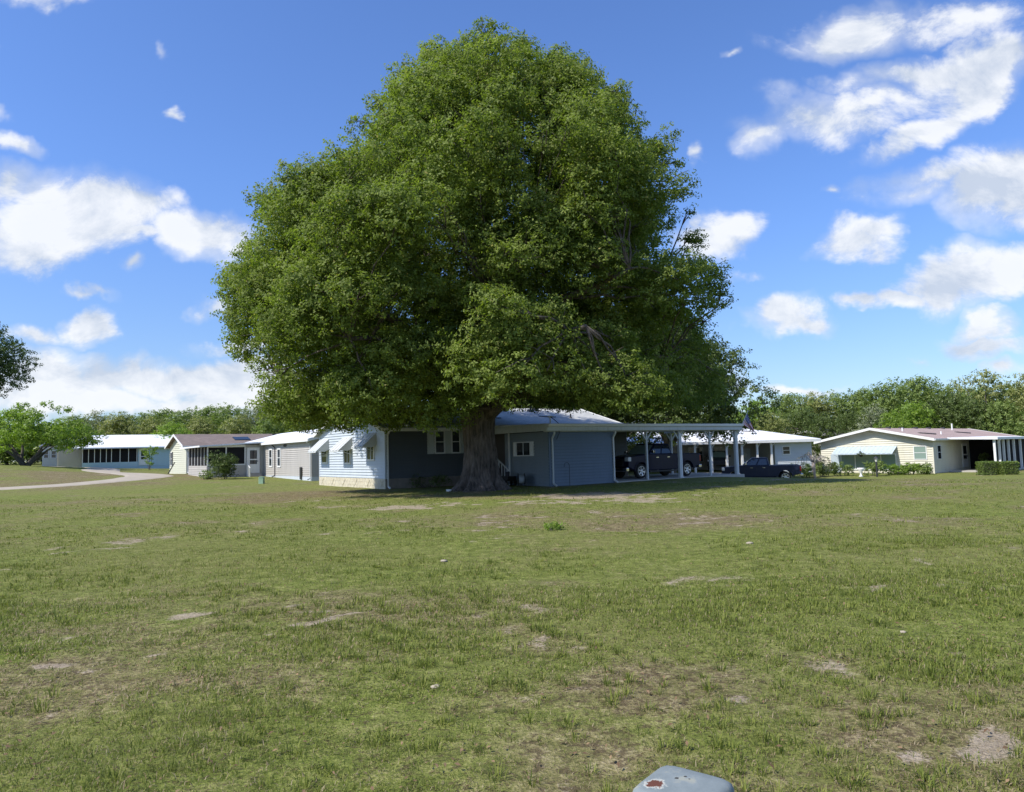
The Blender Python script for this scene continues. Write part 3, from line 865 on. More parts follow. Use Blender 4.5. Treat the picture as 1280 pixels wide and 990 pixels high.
# ================================================================ grey house beside it
GH = empty('house', (-14.6, 53.0, 0), ROT, label='grey sided mobile home with white roof and screened porch left of the blue home', cat='house')
Wg, Lg = 21.0, 8.5     # runs back along y
ze, zr = 2.95, 4.0
mb = MB(); mb.prism([(.01, -.6), (Lg - .01, -.6), (Lg - .01, ze), (Lg / 2, zr), (.01, ze)], .01, Wg - .01, 'y')
siding(mb, Face('L', 0), 0, Wg, .25, ze); siding(mb, Face('F', 0), 0, Lg, .25, ze, (Lg / 2, zr))
mb.box(-.03, .06, -.03, .06, .2, ze)
mb.build('wall', M['grey_siding'], GH, fix=False)
mb = MB(); mb.box(-.045, 0, -.04, Wg, -.6, .25); mb.box(-.045, Lg, -.05, 0, -.6, .25)
for yy in np.arange(.4, Wg, .42): mb.box(-.053, -.045, yy, yy + .012, -.5, .25)
mb.build('skirting', M['white_siding'], GH)
# roof with ridge along y
mb = MB(); ov = .35; sl = (zr - ze) / (Lg / 2); zo = ze - sl * ov
mb.prism([(-ov, zo + .03), (Lg / 2, zr + .03), (Lg + ov, zo + .03), (Lg + ov, zo + .12), (Lg / 2, zr + .12), (-ov, zo + .12)], -.3, Wg + .3, 'y')
rg = mb.build('roof', M['white_roof'], GH)
mb = MB(); mb.box(-ov - .04, -ov, -.3, Wg + .3, zo - .06, zo + .11)
for (xa, za, xb, zb) in ((-ov, zo, Lg / 2, zr), (Lg / 2, zr, Lg + ov, zo)):
    mb.add([(xa, -.33, za - .06), (xb, -.33, zb - .06), (xb, -.33, zb + .15), (xa, -.33, za + .15), (xa, -.3, za - .06), (xb, -.3, zb - .06), (xb, -.3, zb + .15), (xa, -.3, za + .15)],
           [(0, 1, 2, 3), (7, 6, 5, 4), (0, 4, 5, 1), (1, 5, 6, 2), (2, 6, 7, 3), (3, 7, 4, 0)])
mb.build('fascia', M['white_trim'], rg)
m_ = MB(); m_.tube([(2.6, 4.5, 3.4), (2.6, 4.5, 4.0)], .06); m_.build('roof_vent', M['white_trim'], rg)
FG = Face('L', 0)
for yc in (7.6, 9.9): window(GH, FG, yc - .33, yc + .33, 1.05, 2.35, split='h', fr=.13)
m_ = MB(); FG.box(m_, 5.7, 6.4, 2.55, 2.75, .02, .06); m_.build('vent_grille', M['dark_metal'], GH)
m_ = MB(); FG.box(m_, 1.9, 2.35, .05, .95, .05, .11); m_.build('skirt_hatch', M['black'], GH)
downspout(GH, FG, 8.7, .1, ze - .1, ov=.33, mname='dark_metal')
downspout(GH, FG, .1, .0, ze - .1, ov=.33, mname='grey_trim')
# porch: y 12..20, projects 4.5 m to -x
py0, py1, pj = 12.0, 19.5, 4.6
zf = .45
mb = MB(); mb.box(-pj, -.02, py0, py1, -.6, zf + .5)
siding(mb, Face('F', py0), -pj, -.02, .1, zf + .75, step=.15)
siding(mb, Face('F', py0), -1.55, -.02, zf + .75, 2.85, step=.15)
siding(mb, Face('L', -pj), py0, py1, .1, zf + .75, step=.15)
mb.build('porch_wall', M['grey_siding'], GH, fix=False)
mb = MB(); mb.box(-1.5, -.03, py0 + .02, py0 + .1, zf, 2.85); mb.build('porch_wall', M['grey_siding'], GH)
mb = MB()
for i, xx in enumerate((-pj, -3.15, -1.62)): mb.box(xx, xx + .09, py0 - .02, py0 + .08, zf + .7, 2.8)
for yy in np.linspace(py0 + 1.2, py1, 6): mb.box(-pj, -pj + .09, yy - .09, yy, zf + .7, 2.8)
mb.box(-pj, -1.55, py0 - .025, py0 + .08, 2.68, 2.86); mb.box(-pj, -1.55, py0 - .025, py0 + .07, 1.17, 1.27)
mb.build('porch_frame', M['white_trim'], GH)
mb = MB(); mb.box(-pj + .04, -1.56, py0 + .03, py0 + .045, 1.2, 2.75); mb.box(-pj + .03, -pj + .045, py0 + .05, py1, 1.2, 2.75); mb.build('screen', M['screen'], GH)
door(GH, Face('F', py0), -1.35, -.45, zf + .02, 2.55)
mb = MB()
mb.add([(-pj - .7, py0 - .5, 2.72), (.0, py0 - .5, 3.0), (.0, py1 + .3, 3.0), (-pj - .7, py1 + .3, 2.72), (-pj - .7, py0 - .5, 2.84), (.0, py0 - .5, 3.12), (.0, py1 + .3, 3.12), (-pj - .7, py1 + .3, 2.84)],
       [(0, 3, 2, 1), (4, 5, 6, 7), (0, 1, 5, 4), (1, 2, 6, 5), (2, 3, 7, 6), (3, 0, 4, 7)])
mb.build('porch_roof', M['white_roof'], GH)
st = MB()
for i in range(3): st.box(-1.4, -.3, py0 - .05 - .3 * (i + 1), py0 - .05 - .3 * i, -.4, zf - .02 - i * .17)
st.build('steps', M['concrete'], GH)
r_ = MB(); r_.bar((-1.45, py0 - .1, 1.35), (-1.45, py0 - 1.1, .9), .05)
for k in range(6): r_.box(-1.47, -1.43, py0 - .1 - k * .2 - .02, py0 - .1 - k * .2 + .02, .1, 1.33 - k * .09)
r_.build('railing', M['white_trim'], GH)

# ================================================================ pale sage house with brown roof
ROT2 = math.atan2(.60, .80)
TH = empty('house', (-32.1, 72.0, 0), ROT2, label='pale cream house with brown shingle roof and white gable trim', cat='house')
gw = 7.3
mb = MB(); gable_core(mb, 24, gw, -.2, 3.1, 4.25)
siding(mb, Face('L', 0), 0, gw, .3, 3.1, (gw / 2, 4.25), step=.2); mb.box(-.05, .06, -.05, .06, .2, 3.1)
mb.build('wall', M['sage_siding'], TH, fix=False)
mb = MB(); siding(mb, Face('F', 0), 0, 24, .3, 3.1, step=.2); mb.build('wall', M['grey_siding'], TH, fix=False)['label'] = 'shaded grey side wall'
rt = gable_roof(24, gw, 3.1, 4.25, TH, M['brown_roof'], M['white_trim'], ov=.35, rake=.45)
m_ = MB(); m_.add([(5.0, 1.3, 3.56), (6.6, 1.3, 3.56), (6.6, 2.3, 3.88), (5.0, 2.3, 3.88), (5.0, 1.3, 3.72), (6.6, 1.3, 3.72), (6.6, 2.3, 4.04), (5.0, 2.3, 4.04)], [(0, 3, 2, 1), (4, 5, 6, 7), (0, 1, 5, 4), (1, 2, 6, 5), (2, 3, 7, 6), (3, 0, 4, 7)])
m_.build('solar_panel', M['glass'], rt)
for xx in (9.5, 14):
    m_ = MB(); m_.box(xx, xx + .3, 2.9, 3.2, 4.0, 4.35); m_.build('roof_vent', M['dark_metal'], rt)
window(TH, Face('F', 0), 2.1, 3.1, 1.3, 2.6, frame='grey_trim')
window(TH, Face('L', 0), 6.1, 6.7, 1.25, 2.55, split='h', shutters=(.25, 'dark_metal'))
downspout(TH, Face('F', 0), .1, .4, 2.98, ov=.34, mname='white_trim')

# ================================================================ white-roofed house with a glassed porch, far left
p0 = at(139, 584, 93)
AH = empty('house', (p0.x, p0.y, p0.z), R(30), label='cream and pale blue far house with white roof and dark screened porch', cat='house')
mb = MB(); mb.box(-3.2, 3.0, 0, 4.5, -1, .62); mb.build('porch_wall', M['aqua_siding'], AH)
for v_ in [.02 + u_ * 1.55 - .05 for u_ in (0, .62, 1.24, 1.86)] + list(np.linspace(-3.2, -.6, 5)):
    mb = MB(); mb.box(v_, v_ + .08, -.03, .06, .6, 2.35); mb.build('porch_post', M['white_trim'], AH)
mb = MB(); mb.box(-3.18, 2.98, .02, 4.45, .62, 2.3); mb.build('screen', M['screen'], AH)
mb = MB(); mb.add([(-4.6, -.7, 2.35), (7.5, -.7, 2.35), (7.5, 5, 2.95), (-3.6, 5, 2.95), (-4.6, -.7, 2.5), (7.5, -.7, 2.5), (7.5, 5, 3.1), (-3.6, 5, 3.1)], [(0, 3, 2, 1), (4, 5, 6, 7), (0, 1, 5, 4), (1, 2, 6, 5), (2, 3, 7, 6), (3, 0, 4, 7)])
mb.build('porch_roof', M['white_roof'], AH)
mb = MB(); siding(mb, Face('F', .0), 3.02, 11.5, .05, 2.5, step=.2); mb.box(3.01, 11.5, .01, 4.5, -1, 2.5); mb.build('wall', M['aqua_siding'], AH, fix=False)
window(AH, Face('F', 0), 7.1, 7.9, .9, 2.1); window(AH, Face('F', 0), 9.4, 10.2, .9, 2.1)
door(AH, Face('F', 0), 3.2, 4.2, .15, 2.2)
mb = MB(); gable_core(mb, 17, 8.5, -1.2, 2.95, 4.25, x0=-6, y0=4.6); siding(mb, Face('L', -6), 4.6, 13.1, -.2, 2.95, (8.85, 4.25), step=.2)
mb.build('wall', M['cream_siding'], AH, fix=False)
mb = MB(); siding(mb, Face('F', 4.6), -6, -3, -.2, 2.95, step=.2); mb.build('wall', M['tan_siding'], AH, fix=False)
gable_roof(17, 8.5, 2.95, 4.25, AH, M['white_roof'], M['white_trim'], x0=-6, y0=4.6, ov=.4)

p1 = at(74, 583, 100)
EH = empty('house', (p1.x, p1.y, p1.z), R(12), label='small cream house with tan end wall behind the spreading green tree', cat='house')
mb = MB(); mb.prism([(0, -1.5), (4.2, -1.5), (4.2, 2.9), (2.6, 4.0), (0, 4.0)], 0, 7, 'y'); mb.build('wall', M['tan_siding'], EH)
mb = MB(); mb.box(-2.0, -.002, -.3, 6, -1.5, 2.7); siding(mb, Face('F', -.3), -2, 0, .1, 2.7, step=.2); mb.build('wall', M['cream_siding'], EH, fix=False)
window(EH, Face('F', -.3), -1.75, -1.25, 1.2, 2.1); window(EH, Face('F', -.3), -.85, -.3, 1.2, 2.1)
window(EH, Face('F', 0), .5, 1.3, .7, 2.6, split=None, glass='pale_glass')
mb = MB(); mb.prism([(-2.3, 2.65), (0, 4.05), (2.7, 4.05), (4.5, 2.85), (4.5, 3.0), (2.75, 4.2), (-.05, 4.2), (-2.3, 2.8)], -.6, 7.5, 'y'); mb.build('roof', M['white_roof'], EH)
st = MB()
for i in range(4): st.box(1.6 + i * .3, 1.9 + i * .3, -1.3, -.02, -.5, .75 - i * .18)
s_ = st.build('steps', M['concrete'], EH)
for yy in (-1.3, -.1):
    r_ = MB(); r_.bar((1.4, yy, 1.65), (3.2, yy, .7), .06)
    for k in range(6): r_.box(1.45 + k * .32, 1.49 + k * .32, yy - .02, yy + .02, .3 - k * .1, 1.6 - k * .17)
    r_.build('railing', M['white_trim'], s_)

# ================================================================ white house with carport, right of centre
WH = empty('house', (9.2, 66.0, 0), R(2), label='white roofed house with open white column carport behind the parked pickup', cat='house')
mb = MB(); mb.box(.3, 14.6, 4.6, 10.5, -1.4, 1.95)
mb.build('wall', M['grey_siding'], WH)
mb = MB(); mb.box(14.6, 18.0, .3, 10.5, -1.6, 1.98); siding(mb, Face('F', .3), 14.6, 18.0, -1.0, 1.98, step=.13); mb.build('wall', M['white_siding'], WH, fix=False)['label'] = 'bright lit end wall with one small window'
mb = MB(); mb.box(-.2, .3, 1, 10.5, -1.4, 1.95); mb.build('wall', M['grey_siding'], WH)
window(WH, Face('F', .3), 15.35, 15.95, .85, 1.5, split='h')
window(WH, Face('F', 4.6), 7.9, 9.2, .3, 1.6, split='h')
window(WH, Face('F', 4.6), 10.4, 11.2, .4, 1.6, split='v')
door(WH, Face('F', 4.6), 12.9, 13.8, -.75, 1.35, 'white_siding', light=False)
m_ = MB(); m_.lathe([(.12, 0), (.22, .02), (.22, .05), (.12, .07)], 13.35, .75, 14, axis='y'); wr = m_.build('wreath', M['white_trim'], WH, loc=(0, 4.46, 0))
mb = MB()   # hipped roof
ex0, ex1, ey0, ey1 = -.5, 18.6, -.4, 11.0
rx0, rx1, ry, rz = 3.4, 13.6, 5.3, 3.28
zo = 1.98
v_ = [(ex0, ey0, zo), (ex1, ey0, zo + .06), (ex1, ey1, zo), (ex0, ey1, zo), (rx0, ry, rz), (rx1, ry, rz)]
mb.add(v_ + [(x, y, z + .12) for (x, y, z) in v_], [(0, 3, 2, 1), (6, 7, 11, 10), (7, 8, 11), (8, 9, 10, 11), (9, 6, 10), (0, 1, 7, 6), (1, 2, 8, 7), (2, 3, 9, 8), (3, 0, 6, 9)])
rw = mb.build('roof', M['white_roof'], WH)
mb = MB(); mb.box(ex0, ex1, ey0 - .04, ey0 - .002, zo - .08, zo + .15); mb.build('fascia', M['white_trim'], rw)
for (x, y) in ((11.0, 2.6), (12.9, 3.9), (6.2, 2.6), (3.6, 1.9)):
    z = zo + .12 + (rz - zo) * (y - ey0) / (ry - ey0)
    m_ = MB(); m_.bar((x, y, z + .02), (x + 1.0, y - .3, z - .04), .3, .1); m_.build('roof_vent', M['dark_roof'], rw)
for x in (8.7, 10.1, 11.5, 12.9, 14.2, 7.2):
    m_ = MB(); m_.box(x - .09, x + .09, .0, .18, -1.6, 2.0); m_.bar((x + .02, .09, 1.5), (x + .4, .09, 1.96), .06); m_.build('carport_post', M['white_trim'], WH)

# ================================================================ yellow house on the right
ROTY = math.atan2(.66, .75)
YH = empty('house', (36.0, 63.0, 0), ROTY, label='pale yellow house with pink roof and wide blue awning behind the shrubs', cat='house')
gw, ze, zr, LY = 9.86, 1.82, 2.86, 25.0
mb = MB(); gable_core(mb, LY, gw, -1.8, ze, zr); siding(mb, Face('L', 0), 0, gw, -1.1, ze, (gw / 2, zr), step=.2, lip=.025)
mb.box(-.04, .06, -.04, .06, -1.3, ze)
mb.build('wall', M['cream_siding'], YH, fix=False)
mb = MB(); siding(mb, Face('F', 0), 0, LY, -1.1, ze, step=.2); mb.build('wall', M['cream_siding'], YH, fix=False)
ry_ = gable_roof(LY, gw, ze, zr, YH, M['pink_roof'], M['white_trim'], ov=.35, rake=.6)
for x in (3, 6, 9.5, 13, 17): 
    m_ = MB(); m_.box(x, x + .35, gw / 2 - .3, gw / 2 + .05, zr + .05, zr + .24); m_.build('ridge_vent', M['dark_metal'], ry_)
for (x, y) in ((3.2, 2.2), (14, 2.6)):
    z = ze + (zr - ze) * y / (gw / 2) + .16
    m_ = MB(); m_.bar((x, y, z), (x + 2.0, y - .7, z - .13), .22, .1); m_.build('roof_vent', M['dark_roof'], ry_)
for (x, y, h) in ((2.2, 3.2, .45), (7.0, 1.6, .4), (17.5, 4.0, .8)):
    z = ze + (zr - ze) * y / (gw / 2)
    m_ = MB(); m_.tube([(x, y, z), (x, y, z + h)], .07); m_.build('vent_pipe', M['white_trim'], ry_)
FY = Face('L', 0)
window(YH, FY, .55, 1.5, .15, 1.22, glass='pale_glass', split='h', fr=.06)
window(YH, Face('F', 0), .9, 1.7, .12, 1.25, split='h', fr=.05)
window(YH, FY, 3.1, 7.9, -.75, .62, split=None, frame='white_trim', glass='pale_glass', fr=.08)
for u_ in (4.3, 6.6):
    m_ = MB(); FY.box(m_, u_, u_ + .08, -.7, .6, .02, .06); m_.build('window_mullion', M['white_trim'], YH)
M['awning_blue'] = plain('awning_blue', (0.42, 0.50, 0.56), .45, var=.06, dirt=((.3, .4, .45), .3))
awning(YH, FY, 2.9, 8.3, 1.30, .68, 1.15, 'awning_blue', sides=False, ribs=26)
m_ = MB(); FY.box(m_, 8.0, 8.9, -1.0, .66, .03, .08); m_.build('side_panel', M['awning_blue'], YH)
# porch on the long side
px0, px1, pyd = 3.5, 15.0, -3.6
mb = MB(); mb.add([(2.6, -.3, ze - .03), (px0, pyd - .3, ze - .16), (px1, pyd - .3, ze - .16), (px1, -.3, ze + .04), (2.6, -.3, ze + .12), (px0, pyd - .3, ze + .04), (px1, pyd - .3, ze + .04), (px1, -.3, ze + .19)], [(0, 3, 2, 1), (4, 5, 6, 7), (0, 1, 5, 4), (1, 2, 6, 5), (2, 3, 7, 6), (3, 0, 4, 7)])
mb.build('porch_roof', M['white_roof'], YH)
for x in (3.75, 5.0, 6.2, 7.6, 9.2, 11.2):
    m_ = MB(); m_.box(x - .08, x + .08, pyd - .05, pyd + .12, -1.8, ze - .13); m_.build('porch_post', M['white_trim'], YH)
m_ = MB(); m_.box(4.7, px1, pyd + .2, pyd + .24, -1.6, ze - .15); m_.box(9.0, 9.04, pyd + .2, -.05, -1.0, ze - .12); m_.build('screen', M['screen'], YH)  # second box is a dark sheet added to deepen the porch recess shade
m_ = MB(); m_.bar((4.6, pyd - .25, ze - .1), (4.5, pyd + .0, ze - .5), .09); m_.build('downspout', M['white_trim'], YH)
door(YH, Face('F', 0), 7.1, 8.3, -.8, 1.3)
window(YH, Face('F', 0), 10.2, 12.2, -.1, 1.2, split='v')
m_ = MB(); m_.box(3.4, px1, pyd - .1, -.03, -1.6, -1.0); m_.build('porch_floor', M['concrete'], YH)

# ================================================================ roofs of three farther houses
def far_house(u, v, d, w, dep, hz, rise, rot, roof, wall, label):
    p = at(u, v, d)
    p = p - Matrix.Rotation(R(rot), 3, 'Z') @ Vector((w / 2, 0, 0))
    r = empty('house', (p.x, p.y, p.z - hz - rise), R(rot), label=label, cat='house')
    m_ = MB(); m_.prism([(0, -3), (w, -3), (w, hz), (w / 2, hz + rise), (0, hz)], 0, dep, 'y'); m_.build('wall', M[wall], r)
    m_ = MB(); m_.prism([(-.4, hz - .15), (w / 2, hz + rise + .02), (w + .4, hz - .15), (w + .4, hz + .03), (w / 2, hz + rise + .2), (-.4, hz + .03)], -.5, dep + .3, 'y'); rr_ = m_.build('roof', M[roof], r)
    m_ = MB(); m_.prism([(-.42, hz - .2), (w / 2, hz + rise - .02), (w + .42, hz - .2), (w + .42, hz + .05), (w / 2, hz + rise + .23), (-.42, hz + .05)], -.56, -.502, 'y'); m_.build('fascia', M['white_trim'], rr_)
    window(r, Face('F', 0), w / 2 - .6, w / 2 + .6, hz - 1.5, hz - .5)
    return r
far_house(1031, 533.5, 105, 7.5, 14, 2.8, 1.0, 10, 'pink_roof', 'white_siding', 'small white gabled house peeping over the yellow house roof')
far_house(986, 537.0, 112, 9, 12, 2.6, 1.1, -60, 'red_roof', 'grey_siding', 'distant house with rust red roof right of the white roofed house')
far_house(1010, 540.0, 98, 8, 10, 2.4, .6, -70, 'dark_roof', 'grey_siding', 'low dark roofed house below the rust red roof')
far_house(752, 541.5, 88, 9, 12, 2.6, 1.0, -50, 'pink_roof', 'white_siding', 'pinkish roofed house glimpsed between shed and dark blue truck')
# ================================================================ foliage kit
def rand_dirs(rs, n):
    v = rs.normal(size=(n, 3)); return v / np.linalg.norm(v, axis=1, keepdims=True)

def leaf_quads(pos, rs, size, ratio=.5, up=.35, outward=None, clump_t=None):
    """diamond shaped leaves at pos; returns co, loops, tint"""
    n = len(pos)
    nrm = rand_dirs(rs, n)
    if outward is None: nrm[:, 2] = np.abs(nrm[:, 2])
    nrm[:, 2] += up
    if outward is not None: nrm = nrm * .8 + outward * .95
    nrm /= np.linalg.norm(nrm, axis=1, keepdims=True)
    a = np.cross(nrm, rand_dirs(rs, n)); a /= np.maximum(np.linalg.norm(a, axis=1, keepdims=True), 1e-6)
    b = np.cross(nrm, a)
    s = size * rs.uniform(.7, 1.3, (n, 1))
    co = np.empty((n, 4, 3))
    co[:, 0] = pos - a * s * .5; co[:, 2] = pos + a * s * .5
    fold = nrm * s * .10
    co[:, 1] = pos + b * s * ratio * .5 + fold; co[:, 3] = pos - b * s * ratio * .5 + fold
    tint = rs.uniform(0, 1, n)
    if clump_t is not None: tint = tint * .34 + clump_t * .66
    dead = rs.rand(n) < .012
    tint[dead] = 1.5
    return co.reshape(-1, 3), np.arange(4 * n), tint

def crown_points(lobes, rs, sprig_area, per, spread, under=.45, inner=.15):
    """lobes: list (x,y,z,rx,ry,rz). sprigs lie on each lobe's surface; leaves fill each sprig"""
    allp = []; allo = []; allt = []
    for (x, y, z, rx, ry, rz) in lobes:
        area = 4 * PI * ((rx * ry + rx * rz + ry * rz) / 3)
        n = max(4, int(area / sprig_area))
        d = rand_dirs(rs, n)
        keep = (d[:, 2] > -.25) | (rs.rand(n) < under)
        d = d[keep]; n = len(d)
        bump = 1 + .16 * np.sin(d[:, 0] * 7 + x * 3) * np.cos(d[:, 1] * 6 + y * 2 + d[:, 2] * 5)
        rad = rs.uniform(.78, 1.08, n) * bump
        ins = rs.rand(n) < inner; rad[ins] *= rs.uniform(.3, .8, ins.sum())
        c = np.array([x, y, z]) + d * rad[:, None] * np.array([rx, ry, rz])
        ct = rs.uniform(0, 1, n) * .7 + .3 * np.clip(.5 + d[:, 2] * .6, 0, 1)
        m = rs.poisson(per, n)
        idx = np.repeat(np.arange(n), m)
        off = rand_dirs(rs, len(idx)) * (rs.rand(len(idx), 1) ** .6) * spread
        allp.append(c[idx] + off * np.array([1, 1, .75])); allo.append(d[idx]); allt.append(ct[idx])
    return np.concatenate(allp), np.concatenate(allo), np.concatenate(allt)

def foliage(name, lobes, seed, leafm, size, sprig_area=.35, per=14, spread=.32, parent=None, under=.45, up=.35, ratio=.5):
    rs = np.random.RandomState(seed)
    p, o_, t_ = crown_points(lobes, rs, sprig_area, per, spread, under)
    co, lp, tint = leaf_quads(p, rs, size, ratio=ratio, up=up, outward=o_, clump_t=t_)
    return mesh_np(name, co, lp, 4, M[leafm], tint, parent)

def curve_pts(p, q, sag=0.0, n=6, rnd=None, wob=0.1):
    p, q = Vector(p), Vector(q); L = (q - p).length
    out = []
    for i in range(n + 1):
        f = i / n
        v = p.lerp(q, f); v.z += sag * L * math.sin(PI * f)
        if rnd and 0 < i < n: v += Vector((rnd.uniform(-1, 1), rnd.uniform(-1, 1), rnd.uniform(-1, 1))) * wob * L * .3
        out.append(v)
    return out

# ================================================================ the big oak
TB = at(600, 611, 34.6)
tb = Vector((TB.x, TB.y, G(TB.x, TB.y)))
OAK = empty('oak_tree', tb, 0, label='huge spreading oak with thick fluted trunk in front of the blue house', cat='tree')
PROF = [(36, 612, 640), (45, 580, 655), (58, 556, 712), (85, 500, 742), (110, 482, 785), (150, 455, 802), (175, 432, 838), (200, 410, 846), (225, 350, 854), (250, 312, 862), (268, 308, 866), (300, 300, 864),
        (330, 284, 878), (355, 270, 905), (380, 276, 908), (405, 282, 890), (440, 292, 872), (470, 315, 878), (500, 318, 882), (522, 345, 870), (536, 420, 800)]
PW_ = []
for (v, xl, xr) in PROF:
    a = at(xl, v, tb.y); b_ = at(xr, v, tb.y)
    PW_.append(((a.z + b_.z) / 2, a.x - tb.x, b_.x - tb.x))
PW_.sort()
_pz = [p[0] for p in PW_]; _pl = [p[1] for p in PW_]; _pr = [p[2] for p in PW_]
def env(z):
    return float(np.interp(z, _pz, _pl)), float(np.interp(z, _pz, _pr))
rnd = random.Random(21)
prims = []
z = 4.4
ztop = _pz[-1]
while z < ztop - 1.3:
    xl, xr = env(z)
    xc = (xl + xr) / 2; w = (xr - xl) / 2; dpt = min(w * .92, 10.2)
    for ring, (fr, cnt) in enumerate(((1.0, 3.9), (.58, 4.6))):
        per_ = 2 * PI * math.sqrt(((w * fr) ** 2 + (dpt * fr) ** 2) / 2)
        n = max(1, int(per_ / cnt))
        if w * fr < 1.4 and ring > 0: continue
        ph = rnd.uniform(0, 6.28)
        for k in range(n):
            an = ph + 2 * PI * (k + rnd.uniform(-.32, .32)) / n
            if math.sin(an) > .5 and ring > 0 and rnd.random() < .5: continue
            r = rnd.uniform(1.5, 2.75) * (1.0 if w > 5 else .72)
            jr = rnd.uniform(.78, 1.06) if ring == 0 else rnd.uniform(.75, 1.2)
            prims.append((xc + math.cos(an) * max(.1, w - r * .95) * fr * jr, .6 + math.sin(an) * max(.1, dpt - r * .95) * fr * jr, z + rnd.uniform(-.8, .8), r, math.cos(an), math.sin(an)))
    z += 1.9
lobes = []
for (x, y, zz, r, ox, oy) in prims:
    n = int(5 + r * r * 1.9)
    for k in range(n):
        d = Vector((rnd.gauss(0, 1), rnd.gauss(0, 1), rnd.gauss(0, 1))).normalized()
        d = (d + Vector((ox * .55, oy * .55, .35))).normalized()
        q = r * rnd.uniform(.40, .58) * (1.15 if k % 4 == 0 else .9); q = min(q, 1.2)
        rad = (r - q * .75) * rnd.uniform(.85, 1.12)
        lobes.append([x + d.x * rad, y + d.y * rad, zz + d.z * rad * .8, q * rnd.uniform(.9, 1.2), q * rnd.uniform(.9, 1.2), q * rnd.uniform(.6, .85)])
# a few protruding boughs seen on the outline
BOUGHS = []
def bough(u, v, r, dd=0.0, rz=.8):
    p = at(u, v, tb.y + dd) - tb
    for k in range(5 if r > .75 else 2):
        q = r * rnd.uniform(.5, .7)
        L_ = [p.x + rnd.uniform(-1, 1) * (r - q), p.y + rnd.uniform(-1, 1) * r * .8, p.z + rnd.uniform(-1, 1) * (r - q) * rz, q, q, q * .8]
        lobes.append(L_); BOUGHS.append(L_)
for q in ((296, 352, 1.1), (286, 350, .7, 1), (330, 250, 1.0), (360, 240, .9), (388, 238, .6), (505, 100, 1.0), (620, 58, 1.3), (648, 66, 1.1), (700, 78, .9, .5, 1.2), (722, 85, .8), (770, 118, .9), (782, 125, .6),
          (830, 180, .9, 0, 1.1), (820, 190, 1.0), (862, 268, .55), (858, 292, .6), (884, 350, 1.0), (900, 362, .9), (898, 380, 1.0), (880, 396, .6), (902, 345, .5), (300, 420, 1.0), (303, 446, .9), (290, 405, .6),
          (335, 505, 1.1), (360, 515, 1.0), (400, 518, .8, 2), (430, 508, .9, 2), (470, 522, .7, 2), (510, 520, .7, 1), (540, 500, 1.2, -2), (580, 505, 1.0, -3), (380, 500, 1.2, -1), (450, 500, 1.2, -2), (450, 480, 1.4, -5),
          (700, 490, 1.3, -1), (760, 488, 1.3, 0), (650, 488, 1.0, 0), (720, 500, .9, 3), (780, 500, 1.1, 3), (820, 505, 1.1, 4), (850, 510, 1.0, 5), (640, 500, .8, 4), (680, 503, .8, 5), (400, 520, 1.0, 0), (425, 522, .9, -1), (440, 524, 1.0, 1), (455, 520, .9, -2), (470, 524, .8, 0), (495, 524, .8, 1), (415, 525, .8, 2), (445, 528, .7, 3), (870, 415, 1.1, 5), (882, 440, 1.1, 5), (868, 455, 1.2, 6), (892, 470, 1.0, 6), (880, 490, 1.2, 6), (860, 435, 1.2, 4), (900, 495, 1.0, 7), (875, 505, 1.0, 7), (850, 470, 1.2, 5), (862, 395, 1.0, 3), (372, 520, .8, 1), (525, 524, .8, 0), (655, 60, .8), (610, 44, 1.0), (705, 66, .7), (590, 52, .8), (540, 68, .9), (478, 130, .9), (455, 160, .8), (440, 180, .7), (842, 200, .7), (852, 235, .9), (866, 300, .8), (875, 335, .8)):
    bough(*q)
def vpx(x, y, z):
    """photo row at which a point of the oak appears"""
    q = CM.transposed() @ (Vector((x, y, z)) + tb - EYE)
    return 640 - F_PX * q.x / q.z, 495 + F_PX * q.y / q.z
keep = []
_pv = [p[0] for p in PROF]
TOPU = [(440, 175), (455, 150), (480, 100), (500, 84), (530, 62), (560, 50), (600, 38), (620, 34), (650, 42), (664, 56), (676, 74), (688, 66), (700, 50), (728, 60), (742, 92), (757, 104), (768, 98), (784, 98), (796, 122), (800, 158), (820, 160), (836, 162), (846, 195), (856, 262), (868, 265)]
for L_ in lobes:
    uc, vc = vpx(L_[0], L_[1], L_[2]); ds = (Vector((L_[0], L_[1], 0)) + tb).y
    rp = L_[3] * F_PX / ds
    tol = float(9 - 30 * vnoise(np.array([vc / 17.0 + (40 if uc > 620 else 0)]), np.array([3.3]))[0] ** 1.2)
    if L_ not in BOUGHS and 440 < uc < 868 and vc - rp * .75 < np.interp(uc, [p[0] for p in TOPU], [p[1] for p in TOPU]): continue
    if vc - rp * .75 < 34 or (vc < 500 and (uc - rp * .8 < np.interp(vc, _pv, [p[1] for p in PROF]) - tol or uc + rp * .8 > np.interp(vc, _pv, [p[2] for p in PROF]) + tol)):
        if len(keep) and abs(L_[1]) > 0 and L_ not in BOUGHS: continue
    u_, v_ = vpx(L_[0], L_[1], L_[2] - L_[5] * .9)
    lim = 512 if u_ > 600 else (538 if u_ < 570 else 520)
    if v_ > lim:                                    # raise boughs that would hang over the house front
        ds = (Vector((L_[0], L_[1], 0)) + tb).y
        L_[2] += (v_ - lim) * ds / F_PX
    keep.append(L_)
lobes = keep
print('oak lobes', len(lobes))
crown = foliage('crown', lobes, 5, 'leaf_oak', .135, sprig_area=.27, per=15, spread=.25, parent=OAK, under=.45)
print('oak leaves', len(crown.data.polygons))

